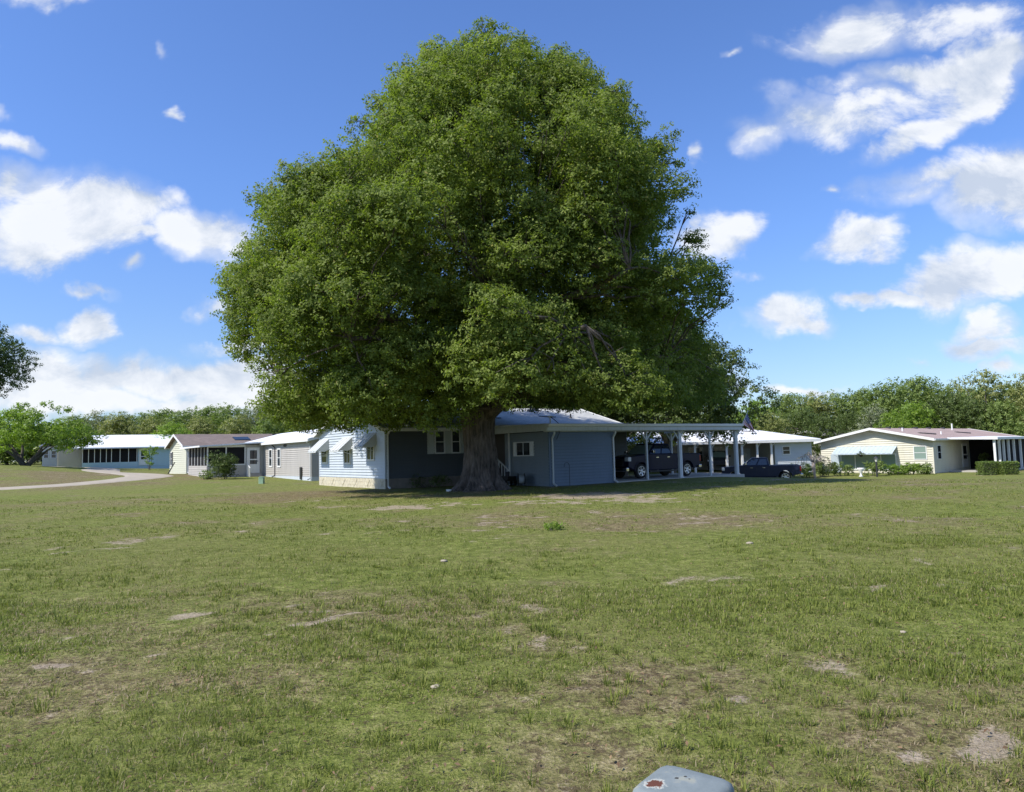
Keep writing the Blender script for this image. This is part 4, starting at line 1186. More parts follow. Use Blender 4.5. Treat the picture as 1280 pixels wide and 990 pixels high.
# trunk with fluted buttresses
mb = MB(); nseg = 144
hs = [-.5, -.15, .0, .12, .28, .5, .8, 1.15, 1.6, 2.1, 2.6, 3.1, 3.6, 4.1]
rs_ = [1.62, 1.42, 1.27, 1.14, 1.02, .90, .82, .76, .72, .70, .70, .73, .80, .68]
fl = [.38, .38, .36, .32, .27, .22, .18, .15, .12, .10, .09, .09, .10, .08]
vs = []
_hh = np.concatenate([np.linspace(-.5, 1.2, 26), np.linspace(1.3, 4.1, 22)])
for h, r, f in zip(_hh, np.interp(_hh, hs, rs_), np.interp(_hh, hs, fl)):
    for k in range(nseg):
        an = 2 * PI * k / nseg
        rr_ = r * (1 + f * (.55 * abs(math.sin(an * 4.5 + .5 + h * .15)) * 1.6 - .4 + .40 * math.sin(an * 13 + 2.1 - h * .3) + .22 * math.sin(an * 3 + 1.0)) + .09 * float(vnoise(np.array([abs(an - PI) * 9 + 3 + .25 * math.sin(h * 3)]), np.array([h * 1.3 + 5]))[0] - .5) + .07 * float(vnoise(np.array([abs(an - PI) * 21 + 9]), np.array([h * 2.2 + 9]))[0] - .5))
        sag = 1.0
        vs.append((rr_ * math.cos(an) * 1.0 + .05 * math.sin(h * 1.3), rr_ * math.sin(an) * .9, h))
fs = [(i * nseg + k, i * nseg + (k + 1) % nseg, (i + 1) * nseg + (k + 1) % nseg, (i + 1) * nseg + k) for i in range(len(_hh) - 1) for k in range(nseg)]
mb.add(vs, fs)
# main limbs
lr = random.Random(3)
nodes = []
def limb(p, q, r0, r1, sag=.05, n=7, wob=.12, store=True):
    pts = curve_pts(p, q, sag, n, lr, wob)
    mb.tube(pts, [r0 + (r1 - r0) * (i / n) ** .8 for i in range(n + 1)], n=9)
    if store: nodes.extend([(pt, r0 + (r1 - r0) * (i / n)) for i, pt in enumerate(pts) if i > 0])
    return pts
lead = limb((0, 0, 3.2), (.5, .5, 13), .75, .34, 0, 9, .05)
limb(lead[-1], (.3, .6, 20), .34, .08, 0, 7, .08)
limb((.2, 0, 3.4), (2.4, .8, 12.5), .5, .24, .0, 8, .08); limb((-.2, 0, 3.4), (-2.6, .4, 12), .48, .24, .0, 8, .08)
limb((2.4, .8, 12.5), (5.0, .8, 17), .24, .08); limb((-2.6, .4, 12), (-3.6, .5, 18), .24, .07)
for (q, r0) in (((-9.5, -1.5, 9.0), .38), ((9.0, 1.5, 9.5), .38), ((-6.5, -5.5, 8.5), .32), ((6.5, -5.5, 9.0), .32), ((-7.5, 4.5, 8), .3), ((7.5, 5, 8.5), .3), ((.8, -5.0, 8.2), .26), ((-1, 7.5, 9), .3),
                ((-9.0, -.5, 5.5), .26), ((9.2, 1.0, 6.2), .26), ((-4.5, -7, 6.2), .22), ((4.5, -7.2, 6.4), .22), ((-6, 1, 13), .2), ((6.2, 1, 14), .2)):
    st_ = (lr.uniform(-.3, .3), lr.uniform(-.3, .3), lr.uniform(2.9, 4.4))
    pts = limb(st_, q, r0 * 1.15, .09, .10, 9, .08)
    for k in (5,):
        e = pts[k] + Vector((lr.uniform(-2.5, 2.5), lr.uniform(-2.5, 2.5), lr.uniform(1.5, 3.5))); limb(pts[k], e, .11, .05, .05, 5)
for (x, y, z, rx, ry, rz) in lobes:
    t_ = Vector((x, y, z))
    best = min(nodes, key=lambda nd: (nd[0] - t_).length + (0 if nd[0].z < z + .5 else 2))
    if (best[0] - t_).length < 6.5 and lr.random() < .3:
        pts = curve_pts(best[0], t_, .06, 5, lr, .12)
        r0 = min(best[1] * .6, .085)
        mb.tube(pts, [r0 + (.02 - r0) * i / 5 for i in range(6)], n=5)
        for k in range(3):
            d = Vector((lr.uniform(-1, 1), lr.uniform(-1, 1), lr.uniform(-.5, 1))) * rx * .8
            mb.tube(curve_pts(pts[4], t_ + d, .03, 3, lr, .1), [.03, .022, .015, .008], n=4)
trunk = mb.build('trunk', M['bark'], OAK, smooth=True, fix=False)

# ================================================================ other trees
def make_tree(name, loc, width, height, base, leafm, seed, nl=26, leaf=.3, flat=.75, sprig=.9, per=12, spread=.45, trunk_r=.22, label=None, cat='tree', group=None, bark='bark_far', limbs=6, gap=0.0, under=.6, rz=0):
    rn = random.Random(seed)
    root = empty(name, loc, rz, label=label, cat=cat, group=group)
    ch = height - base; W2 = width / 2
    L_ = []
    for i in range(nl):
        f = (i + .5) / nl
        zz = base + ch * (.12 + .76 * f)
        # crown outline: widest at 40 % of its height
        prof = math.sin(PI * min(1, (.22 + .78 * f)) ** .8) ** .6 if f < .999 else .2
        an = i * 2.39996 + rn.uniform(-.4, .4)
        rr_ = W2 * prof * rn.choice((.75, .62, .8, .35, .7)) * rn.uniform(.85, 1.1)
        r = W2 * rn.uniform(.26, .42) * (1 - gap)
        L_.append((math.cos(an) * rr_, math.sin(an) * rr_, zz, r, r, r * flat))
    c_ = foliage('crown', L_, seed, leafm, leaf, sprig_area=sprig, per=per, spread=spread, parent=root, under=under)
    m_ = MB()
    topz = base + ch * .55
    m_.tube(curve_pts((0, 0, -.5), (rn.uniform(-.3, .3), 0, topz), 0, 5, rn, .03), [trunk_r * 1.3, trunk_r, trunk_r * .85, trunk_r * .7, trunk_r * .5, trunk_r * .3], n=8)
    for i in range(limbs):
        l_ = L_[rn.randrange(len(L_))]
        m_.tube(curve_pts((0, 0, base * rn.uniform(.5, 1.0) + .2), l_[:3], .1, 4, rn, .1), [trunk_r * .5, trunk_r * .4, trunk_r * .28, trunk_r * .18, .03], n=6)
    m_.build('trunk', M[bark], root, smooth=True, fix=False)
    return root

# oak behind the carport, its dark crown joins the big one at lower right
p = at(838, 560, 57); 
make_tree('oak_tree', (p.x, p.y, G(p.x, p.y)), 13.0, 12.6, 2.6, 'leaf_dark', 31, nl=60, leaf=.22, sprig=.55, per=16, spread=.36, trunk_r=.35, label='darker round oak behind the carport, right of the huge oak', under=.7)
p = at(720, 560, 62)
make_tree('oak_tree', (p.x, p.y, G(p.x, p.y)), 15.0, 11.0, 3.0, 'leaf_dark', 33, nl=46, leaf=.26, sprig=.7, per=14, spread=.4, trunk_r=.35, label='dark oak directly behind the blue house roof', under=.7)
# dark tree at the left edge
p = at(-98, 560, 97)
make_tree('shade_tree', (p.x, p.y, G(p.x, p.y)), 22, 24.0, 8.4, 'leaf_dark', 44, nl=90, leaf=.30, sprig=.8, per=13, spread=.45, trunk_r=.5, label='dark leafy branches reaching in at the left edge of the picture', gap=.12, under=.6, bark='bark')
# bright spreading tree on the left
p = at(30, 578, 80)
TL = empty('shade_tree', (p.x, p.y, G(p.x, p.y)), 0, label='low bright green tree with spreading crown and forked trunk behind the mound', cat='tree')
rn = random.Random(8); L_ = []
for i in range(95):
    an = rn.uniform(0, 2 * PI); rr_ = rn.uniform(.05, 1) ** .55 * 6.3
    zz = 1.7 + (1 - (rr_ / 7.6) ** 2) * 5.2 * rn.uniform(.1, 1.0)
    r = rn.uniform(.8, 1.35); L_.append((math.cos(an) * rr_ + .6, math.sin(an) * rr_ * .9, zz, r, r, r * .55))
foliage('crown', L_, 9, 'leaf_bright', .24, sprig_area=.42, per=14, spread=.38, parent=TL, under=.5)
m_ = MB()
for i in range(9):
    l_ = L_[i * 6]
    m_.tube(curve_pts((rn.uniform(-.2, .2), 0, -.3), (l_[0] * .6, l_[1] * .6, max(2.6, l_[2])), .04, 6, rn, .06), [.24, .2, .14, .1, .07, .05, .03], n=7)
m_.build('trunk', M['bark_far'], TL, smooth=True, fix=False)

# tree line: variants built once, then copied
VAR = {}
def variant(key, leafm, seed, W_, H_, B_, nl, flat=.8, gap=0):
    r = make_tree('tree', (0, 0, 0), W_, H_, B_, leafm, seed, nl=nl, leaf=.30, sprig=.85, per=11, spread=.45, trunk_r=.2, flat=flat, gap=gap, under=.8)
    VAR[key] = [r, False, H_, W_]
variant('mid1', 'leaf_mid', 101, 10, 10, 1.0, 34); variant('mid2', 'leaf_mid', 102, 11, 9.5, .8, 36)
variant('olive', 'leaf_olive', 103, 10, 9.5, .8, 34); variant('bright', 'leaf_bright', 104, 9, 8.5, .6, 30)
variant('grey', 'leaf_grey', 105, 9, 9.5, 1.2, 28, gap=.15); variant('dark', 'leaf_dark', 106, 10, 9.5, .8, 34); variant('airy', 'leaf_olive', 107, 10, 10, 3.0, 22, flat=.5, gap=.3)
TREES = []
def tl(key, u, vtop, d, wpx): TREES.append((key, u, vtop, d, wpx))
# left line (u, top row, distance, width in px)
for q in (('grey', 122, 509, 125, 48), ('olive', 150, 514, 118, 56), ('mid1', 178, 512, 132, 60), ('mid2', 205, 509, 138, 60), ('olive', 190, 520, 112, 55), ('mid1', 232, 508, 130, 60), ('bright', 215, 524, 105, 50),
          ('mid2', 262, 505, 136, 66), ('mid1', 288, 502, 128, 60), ('grey', 312, 505, 122, 56), ('olive', 250, 519, 112, 55), ('mid2', 340, 500, 126, 64), ('mid1', 372, 498, 130, 60), ('olive', 300, 519, 110, 55),
          ('mid1', 345, 517, 108, 60), ('mid2', 400, 500, 122, 66), ('mid1', 440, 505, 120, 66), ('dark', 385, 520, 104, 50), ('mid2', 95, 517, 140, 60), ('olive', 55, 530, 135, 60), ('mid1', 10, 535, 130, 70)):
    tl(*q)
nleft = len(TREES)
for q in (('mid1', 905, 500, 112, 60), ('bright', 945, 493, 98, 62), ('mid2', 985, 489, 120, 66), ('olive', 1015, 490, 124, 60), ('dark', 1000, 507, 100, 56), ('mid1', 1045, 486, 126, 66), ('dark', 1058, 508, 98, 40), ('mid2', 1078, 482, 124, 60),
          ('mid1', 1108, 472, 120, 74), ('mid2', 1145, 467, 122, 80), ('grey', 1092, 500, 94, 46), ('bright', 1140, 497, 100, 62), ('mid1', 1185, 474, 118, 70), ('dark', 1180, 486, 102, 66), ('airy', 1228, 452, 108, 78), ('mid2', 1222, 480, 112, 70),
          ('dark', 1212, 494, 98, 54), ('mid1', 1262, 474, 110, 66), ('olive', 1290, 458, 98, 60), ('mid2', 1250, 498, 96, 56), ('mid1', 1320, 470, 105, 80), ('bright', 1115, 510, 92, 44), ('mid2', 868, 512, 116, 60), ('mid1', 560, 515, 118, 70), ('mid2', 500, 515, 116, 70), ('mid1', 640, 518, 112, 70), ('olive', 960, 512, 92, 50), ('dark', 1030, 512, 92, 40)):
    tl(*q)
ORD = ['first', 'second', 'third', 'fourth', 'fifth', 'sixth', 'seventh', 'eighth', 'ninth', 'tenth', 'eleventh', 'twelfth', 'thirteenth', 'fourteenth', 'fifteenth', 'sixteenth', 'seventeenth', 'eighteenth', 'nineteenth', 'twentieth', 'twenty first', 'twenty second', 'twenty third', 'twenty fourth', 'twenty fifth', 'twenty sixth', 'twenty seventh', 'twenty eighth', 'twenty ninth']
LOOK = {'mid1': 'leafy mid green tree', 'mid2': 'broad mid green tree', 'olive': 'olive green tree', 'bright': 'bright green bushy tree', 'grey': 'pale greyish green tree', 'dark': 'dark green tree', 'airy': 'airy open tree'}
rn = random.Random(77)
def place_line(items, where, group):
    for i, (key, u, vt, d, wpx) in enumerate(sorted(items, key=lambda q: q[1])):
        src = VAR[key]
        if not src[1]: o_ = src[0]; src[1] = True
        else: o_ = copy_tree(src[0])
        p = at(u, vt, d); gzv = G(p.x, p.y)
        h = p.z - gzv; w = wpx * 1.12 * d / F_PX
        sx = w / src[3] * 1.15; sz = h / src[2] * .95
        o_.location = (p.x, p.y, gzv - .1); o_.rotation_euler = (0, 0, rn.uniform(0, 6.28)); o_.scale = (sx, sx, sz)
        tag(o_, '%s, %s from left in tree line %s' % (LOOK[key], ORD[i], where), 'tree', group)
place_line(TREES[:nleft], 'behind the left houses', 'trees in the left tree line')
place_line(TREES[nleft:], 'behind the right houses', 'trees in the right tree line')
for k_, v_ in VAR.items():
    if not v_[1]: print('UNUSED', k_)
# the wood beyond
rs = np.random.RandomState(4)
n = 8000
th = rs.uniform(-1.05, 1.05, n); dist = rs.uniform(150, 190, n)
bx = np.sin(th) * dist; by = np.cos(th) * dist
hz_ = 5.5 + 3.5 * fbm(th * 40 + 50, dist * .05, 1.0, 3) + np.where(th > .45, 1.5, -1.0)
bz = gz(bx, by) + hz_ * rs.uniform(.1, 1, n)
pos = np.repeat(np.stack([bx, by, bz], 1), 18, 0) + rand_dirs(rs, n * 18) * rs.rand(n * 18, 1) ** .5 * 1.7
co, lp, ti = leaf_quads(pos, rs, .6, ratio=.6)
tag(mesh_np('distant_woods', co, lp, 4, M['leaf_mid'], ti), 'far wood of mixed green trees closing the horizon', 'woods', kind='stuff')

# shrubs
def shrub(name, loc, lobes_, seed, leafm, leaf, label, cat='shrub', group=None, sprig=.12, per=10, spread=.16, stems=4, h=None):
    root = empty(name, loc, 0, label=label, cat=cat, group=group)
    foliage('foliage', lobes_, seed, leafm, leaf, sprig_area=sprig, per=per, spread=spread, parent=root, under=.7)
    m_ = MB(); rn_ = random.Random(seed)
    for k in range(stems):
        l_ = rn_.choice(lobes_); m_.tube([(l_[0] * .3, l_[1] * .3, -.1), (l_[0] * .7, l_[1] * .7, l_[2] * .6), (l_[0], l_[1], l_[2])], [.03, .022, .012], n=5)
    m_.build('stem', M['bark_far'], root, fix=False)
    return root
def blob(w, d, h, n, seed, r=.35):
    rn_ = random.Random(seed); out = []
    for i in range(n):
        q = r * rn_.uniform(.8, 1.25)
        out.append((rn_.uniform(-1, 1) * (w / 2 - q * .8), rn_.uniform(-1, 1) * (d / 2 - q * .8), rn_.uniform(.25, 1) * (h - q * .7), q, q, q * .85))
    return out
p = at(277, 598, 57.5); shrub('shrub', (p.x, p.y, G(p.x, p.y)), blob(2.3, 2.0, 2.3, 26, 1, .55), 1, 'leaf_dark', .13, 'round dark green bush in front of the screened porch', sprig=.16, spread=.2)
p = at(258, 599, 57.5); shrub('shrub', (p.x, p.y, G(p.x, p.y)), blob(1.2, 1.0, .8, 9, 2, .3), 2, 'leaf_mid', .12, 'small light green shrub left of the round dark bush')
p = at(187, 586, 86); shrub('shrub', (p.x, p.y, G(p.x, p.y)), blob(1.8, 1.5, 2.9, 9, 3, .4), 3, 'leaf_bright', .2, 'thin young leafy plant beside the far pale blue porch', sprig=.25, spread=.25)
for (u_, v_, d_, w_, h_, k, mm, lb) in ((1005, 592, 62, 2.4, 1.0, 8, 'leaf_mid', 'shrub at the left end of the hedge row by the bare small tree'), (1032, 592, 62.5, 1.7, 1.15, 9, 'leaf_dark', 'dark shrub under the left end of the blue awning'),
        (1052, 592, 63, 1.7, 1.1, 10, 'leaf_mid', 'leafy shrub under the blue awning, left of the white planter'), (1092, 592, 62, 1.5, 1.3, 11, 'leaf_mid', 'tall shrub behind the lamp post'),
        (1117, 592, 62.5, 1.9, .85, 12, 'leaf_bright', 'low light green shrub right of the lamp post'), (1139, 592, 62.5, 1.9, .85, 13, 'leaf_bright', 'low bright shrub under the small yellow house window'), (1157, 592, 62, 1.0, .9, 14, 'leaf_mid', 'loose shrub at the corner of the yellow house')):
    p = at(u_, v_, d_); shrub('shrub', (p.x, p.y, G(p.x, p.y)), blob(w_ * 1.25, 1.2, h_ * 1.15, 16, k, .33), k, mm, .13, lb, group='shrubs along the yellow house', sprig=.1, per=11)
def hedge(u0, u1, vt, vb, d, label, seed):
    a = at(u0, vb, d); b_ = at(u1, vb, d); w = b_.x - a.x; g_ = G((a.x + b_.x) / 2, a.y)
    h = at(u0, vt, d).z - g_
    L_ = []
    rn_ = random.Random(seed)
    for i in range(16):
        L_.append((rn_.uniform(-.5, .5) * (w - .5), rn_.uniform(-.35, .35), rn_.uniform(.25, h - .25), .28, .28, .26))
    root = empty('hedge', ((a.x + b_.x) / 2, a.y, g_), 0, label=label, cat='hedge', group='clipped hedge blocks')
    rs = np.random.RandomState(seed); n = 5200
    pos = np.stack([rs.uniform(-w / 2, w / 2, n), rs.uniform(-.45, .45, n), rs.uniform(0, h, n)], 1)
    ax = rs.randint(0, 3, n); sg = rs.choice([-1, 1], n)
    pos[ax == 0, 0] = sg[ax == 0] * w / 2; pos[ax == 1, 1] = sg[ax == 1] * .45; pos[ax == 2, 2] = h
    pos += rs.normal(0, .035, pos.shape)
    co, lp, ti = leaf_quads(pos, rs, .09); mesh_np('foliage', co, lp, 4, M['leaf_mid'], ti, root)
    m_ = MB(); m_.box(-w / 2 + .1, w / 2 - .1, -.35, .35, -.2, h - .1); m_.build('branches', M['bark_far'], root)
hedge(1225, 1245, 578, 591, 57.5, 'clipped square hedge block, left one beneath the porch', 1)
hedge(1251, 1269, 578, 591, 57.0, 'clipped square hedge block, right one beneath the porch', 2)
p = world_of(BH, 2.2, -.7); shrub('shrub', (p.x, p.y, G(p.x, p.y)), blob(2.6, .9, .75, 14, 21, .3), 21, 'leaf_dark', .09, 'dark low shrubs against the shaded house front left of the oak trunk')
p = world_of(YH, 7.6, -1.6, 0); shrub('potted_plant', (p.x, p.y, -1.0), blob(1.0, 1.0, 1.5, 10, 41, .3), 41, 'leaf_dark', .12, 'dark leafy plant standing in the shade of the yellow house porch', cat='plant')
p = at(693, 661, 15.3); shrub('weed', (p.x, p.y, G(p.x, p.y)), blob(.5, .3, .16, 12, 22, .08), 22, 'leaf_bright', .05, 'small bright weed clump alone in the lawn', cat='weed', sprig=.01, per=5, spread=.05)
# ================================================================ vehicles (local: x forward, origin on the ground between the axles)
def arch(cx, r, n=10, zc=.42):
    return [(cx + r * math.cos(a), zc + r * math.sin(a)) for a in np.linspace(.1, PI - .1, n)]

def vehicle(name, loc, rz, paint, label, cat, suv=False, wheel_r=.42):
    root = empty(name, loc, rz, label=label, cat=cat)
    fa, ra = 1.95, -1.78
    if suv:
        fa, ra = 1.5, -1.45
        top = [(-2.35, .62), (-2.40, 1.10), (.9, 1.14), (1.2, 1.12), (2.15, 1.02), (2.36, .85), (2.38, .55), (2.1, .42)]
        cabp = dict(xr=-2.38, xf=1.18, zr=1.09, xtr=-1.95, xtf=.42, zt=1.72); hw = .92
    else:
        top = [(-2.93, .66), (-2.95, 1.32), (-.62, 1.33), (1.32, 1.36), (1.6, 1.34), (2.72, 1.24), (2.92, 1.06), (2.95, .66), (2.60, .52)]
        cabp = dict(xr=-.66, xf=1.42, zr=1.32, xtr=-.52, xtf=.62, zt=1.95); hw = .98
    r_a = wheel_r + .10
    prof = top + arch(fa, r_a, zc=wheel_r) + [(fa - r_a - .02, .44), (ra + r_a + .02, .44)] + arch(ra, r_a, zc=wheel_r) + [(ra - r_a - .05, .50)]
    m_ = MB(); m_.prism(prof, -hw, hw, 'y')
    body = m_.build('body', M[paint], root, bevel=.05)
    c_ = cabp; wb, wt_ = hw - .05, hw - .23
    P8 = [(c_['xr'], -wb, c_['zr'] - .03), (c_['xf'], -wb, c_['zr'] - .03), (c_['xf'], wb, c_['zr'] - .03), (c_['xr'], wb, c_['zr'] - .03),
          (c_['xtr'], -wt_, c_['zt']), (c_['xtf'], -wt_, c_['zt']), (c_['xtf'], wt_, c_['zt']), (c_['xtr'], wt_, c_['zt'])]
    m_ = MB(); m_.add(P8, [(0, 3, 2, 1), (4, 5, 6, 7), (0, 1, 5, 4), (1, 2, 6, 5), (2, 3, 7, 6), (3, 0, 4, 7)])
    m_.build('cab', M[paint], root, bevel=.07)
    zr_, zt_ = c_['zr'] - .03, c_['zt']
    def side(s, fx, f, o=.012):
        """fx 0..1 rear..front, f 0..1 bottom..top on the cab side"""
        xb = c_['xr'] + (c_['xf'] - c_['xr']) * fx; xt = c_['xtr'] + (c_['xtf'] - c_['xtr']) * fx
        return (xb + (xt - xb) * f, s * (wb + (wt_ - wb) * f + o), zr_ + (zt_ - zr_) * f)
    for s in (-1, 1):
        for (a, b_) in (((.06, .36), (.40, .64), (.68, .93)) if suv else ((.08, .46), (.52, .93))):
            g = MB()
            q = [side(s, a, .14), side(s, b_, .14), side(s, b_ - .0, .84), side(s, a + .01, .84)]
            q2 = [(x, y - s * .02, z) for (x, y, z) in q]
            g.add(q + q2, [(0, 1, 2, 3), (7, 6, 5, 4), (0, 4, 5, 1), (1, 5, 6, 2), (2, 6, 7, 3), (3, 7, 4, 0)])
            g.build('side_window', M['glass'], root)
        for xx in ((.10, 1.0) if not suv else (-.2, .75)):
            h = MB(); h.box(xx - .42, xx - .22, s * (hw + .03), s * (hw - .01), 1.14 if not suv else .96, 1.18 if not suv else 1.0); h.build('door_handle', M['chrome'], root)
        d_ = MB()
        for xx in ((1.22, .32, -.58) if not suv else (1.0, 0.02, -.95)): d_.box(xx - .006, xx + .006, s * (hw + .004), s * (hw - .02), .52, 1.26 if not suv else 1.06)
        d_.build('door_seam', M['black'], root)
        mr = MB(); mr.box(1.05 if not suv else .8, 1.2 if not suv else .92, s * (hw + .02), s * (hw + .24), 1.40 if not suv else 1.12, 1.58 if not suv else 1.28)
        mr.build('side_mirror', M['chrome' if not suv else paint], root, bevel=.03)
        hl = MB(); fx = top[-2][0] if suv else 2.94
        hz0 = .78 if suv else .98
        hl.box(fx - .22, fx + .012, s * (hw + .012), s * (hw - .30), hz0, hz0 + (.14 if suv else .24)); hl.build('headlight', M['lamp_glass'], root, bevel=.03)
        tl_ = MB(); rx = -2.40 if suv else -2.95
        tl_.box(rx - .012, rx + .10, s * (hw + .01), s * (hw - .16), .85, 1.22 if not suv else 1.08); tl_.build('tail_light', M['tail'], root, bevel=.02)
        st = MB(); st.box(ra + r_a + .05, fa - r_a - .05, s * (hw - .03), s * (hw + .08), .34, .42); st.build('running_board', M['black'], root)
        for ax in (fa, ra):
            fl_ = MB()
            pts = [(ax + (r_a + .02) * math.cos(a), s * (hw + .012), wheel_r + (r_a + .02) * math.sin(a)) for a in np.linspace(.0, PI, 14)]
            for a, b_ in zip(pts[:-1], pts[1:]): fl_.bar(a, b_, .06, .05, up=(0, 1, 0))
            fl_.build('wheel_arch', M['black' if suv else paint], root)
            w_ = MB(); R_ = wheel_r
            prof_ = [(R_ * .60, -.12), (R_ * .90, -.125), (R_ * .98, -.09), (R_, -.05), (R_, .05), (R_ * .98, .09), (R_ * .90, .125), (R_ * .60, .12)]
            w_.lathe(prof_, 0, 0, 28, axis='y')
            wh = w_.build('wheel', M['rubber'], root, smooth=False, loc=(ax, s * (hw - .13), R_))
            r_ = MB(); r_.lathe([(R_ * .66, s * .09), (R_ * .66, s * .128), (R_ * .60, s * .128), (R_ * .58, s * .07)], 0, 0, 28, axis='y')
            for k in range(6):
                a = 2 * PI * k / 6 + .3; ca, sa_ = math.cos(a), math.sin(a)
                r_.bar((ca * .05, s * .10, sa_ * .05), (ca * R_ * .62, s * .125, sa_ * R_ * .62), .075, .035, up=(0, 1, 0))
            r_.lathe([(.08, s * .08), (.08, s * .13), (.04, s * .14)], 0, 0, 12, axis='y')
            r_.build('rim', M['alloy'], wh)
            bk = MB(); bk.lathe([(R_ * .58, s * .02), (R_ * .58, s * .06)], 0, 0, 20, axis='y'); bk.build('brake_disc', M['dark_metal'], wh)
    fx = 2.39 if suv else 2.95
    g = MB(); g.box(fx - .02, fx + .03, -.58, .58, .68 if not suv else .6, 1.12 if not suv else .85); gr = g.build('grille', M['black'], root, bevel=.02)
    b2 = MB()
    for k in range(4): b2.box(fx + .03, fx + .045, -.55, .55, .73 + k * .1 - (.1 if suv else 0), .76 + k * .1 - (.1 if suv else 0))
    b2.build('grille_bar', M['chrome' if not suv else 'dark_metal'], gr)
    bm_ = MB(); bm_.box(fx - .1, fx + .12, -hw + .03, hw - .03, .42, .64); bm_.build('front_bumper', M['chrome' if not suv else paint], root, bevel=.04)
    rx = -2.40 if suv else -2.95
    bm_ = MB(); bm_.box(rx - .14, rx + .1, -hw + .04, hw - .04, .46, .66); rb = bm_.build('rear_bumper', M['chrome' if not suv else paint], root, bevel=.04)
    pl = MB(); pl.box(rx - .155, rx - .142, -.16, .16, .50, .62); pl.build('licence_plate', M['white_trim'], rb)
    # windscreen and back glass
    for (xb, xt, s) in ((c_['xf'], c_['xtf'], 1), (c_['xr'], c_['xtr'], -1)):
        g = MB(); o = .014 * s
        f0, f1 = .12, .88
        q = [(xb + (xt - xb) * f + o, sg * (wb + (wt_ - wb) * f - .09), zr_ + (zt_ - zr_) * f) for (f, sg) in ((f0, -1), (f0, 1), (f1, 1), (f1, -1))]
        q2 = [(x - .02 * s, y, z) for (x, y, z) in q]
        g.add(q + q2, [(0, 1, 2, 3), (7, 6, 5, 4), (0, 4, 5, 1), (1, 5, 6, 2), (2, 6, 7, 3), (3, 7, 4, 0)])
        g.build('windscreen' if s > 0 else 'rear_window', M['pale_glass' if s > 0 else 'glass'], root)
    if not suv:
        t_ = MB(); t_.box(-2.85, -.72, -.82, .82, 1.20, 1.337); t_.build('bed_cover', M['black'], root)
    return root

vehicle('pickup_truck', world_of(BH, 15.20, -4.15, -.03), ROT + PI, 'navy_paint', 'dark navy pickup truck parked under the blue house carport', 'pickup truck')
p = at(951, 597, 58.5)
vehicle('pickup_truck', (p.x, p.y, G(p.x, p.y) + .06), PI - R(16), 'slate_paint', 'slate blue pickup truck parked in the open beyond the carport', 'pickup truck')
p = at(898, 590, 69.5)
vehicle('parked_car', (p.x, p.y, G(p.x, p.y) + .15), R(-105), 'black_paint', 'dark car under the white columned carport', 'car', suv=True)

# ================================================================ flag
MFL = {}
for nm, c_ in (('flag_red', (.42, .03, .04)), ('flag_white', (.75, .75, .75)), ('flag_blue', (.03, .05, .2))): MFL[nm] = plain(nm, c_, .8, var=.05)
fb = at(925.5, 536, 44.0); ft = at(934.6, 514.5, 44.0)
FR = empty('flag', fb, 0, label='small american flag drooping from a slanted pole on the carport corner', cat='flag')
m_ = MB(); m_.tube([(0, 0, 0), ft - fb], [.018, .014], n=8); m_.lathe([(.03, 0), (.035, .03), (.0, .07)], (ft - fb).x, (ft - fb).y, 8)
for i in range(len(m_.v) - 24, len(m_.v)): m_.v[i] = (m_.v[i][0], m_.v[i][1], m_.v[i][2] + (ft - fb).z)
m_.build('flag_pole', M['white_trim'], FR)
A_, B_, C_, D_ = at(934.2, 516.5, 44) - fb, at(928.2, 530, 44) - fb, at(944.6, 541.5, 44) - fb, at(938.5, 537, 44) - fb
nu, nv = 26, 26; me = bpy.data.meshes.new('flag_cloth'); vs = []; fs = []; mi = []
for j in range(nv + 1):
    for i in range(nu + 1):
        s, t_ = i / nu, j / nv
        q = (A_.lerp(B_, t_)).lerp(C_.lerp(D_, t_), s)
        q = q + Vector((.03 * math.sin(t_ * 9 + s * 3) * s, .09 * math.sin(t_ * 11 + s * 2.0) * (.2 + s), -.10 * math.sin(PI * s) * (0.3)))
        vs.append(q)
for j in range(nv):
    for i in range(nu):
        fs.append((j * (nu + 1) + i, j * (nu + 1) + i + 1, (j + 1) * (nu + 1) + i + 1, (j + 1) * (nu + 1) + i))
        if i < nu * .4 and j < 14:
            mi.append(1 if (i % 2 == 1 and j % 3 == 1) else 2)
        else: mi.append(0 if (j // 2) % 2 == 0 else 1)
me.from_pydata([tuple(v) for v in vs], [], fs)
for k in ('flag_red', 'flag_white', 'flag_blue'): me.materials.append(MFL[k])
me.polygons.foreach_set('material_index', mi)
fo = bpy.data.objects.new('flag_cloth', me); COL.objects.link(fo); fo.parent = FR

# ================================================================ utility pedestal in front
pc = at(853, 980, 2.32)
UP = empty('utility_pedestal', (pc.x, pc.y, G(pc.x, pc.y)), R(52), label='weathered pale metal utility pedestal with a rust spot in the foreground', cat='utility pedestal')
hh = pc.z - UP.location.z
def rsec(mb_, secs, n=40):
    base = len(mb_.v)
    for (a, z, pw) in secs:
        for k in range(n):
            an = 2 * PI * k / n
            c_, s_ = math.cos(an), math.sin(an)
            r = 1 / ((abs(c_) ** pw + abs(s_) ** pw) ** (1 / pw))
            mb_.v.append((a * r * c_, a * r * s_, z))
    for i in range(len(secs) - 1):
        for k in range(n):
            k2 = (k + 1) % n; mb_.f.append((base + i * n + k, base + i * n + k2, base + (i + 1) * n + k2, base + (i + 1) * n + k))
    mb_.f.append(tuple(base + (len(secs) - 1) * n + k for k in range(n)))
pm, t, b = mat('weathered_zinc')
co = t.n('ShaderNodeTexCoord').outputs['Object']
n1 = t.noise(co, 14, 6, .65); n2 = t.noise(co, 60, 4, .6); n3 = t.noise(co, 5, 3, .5)
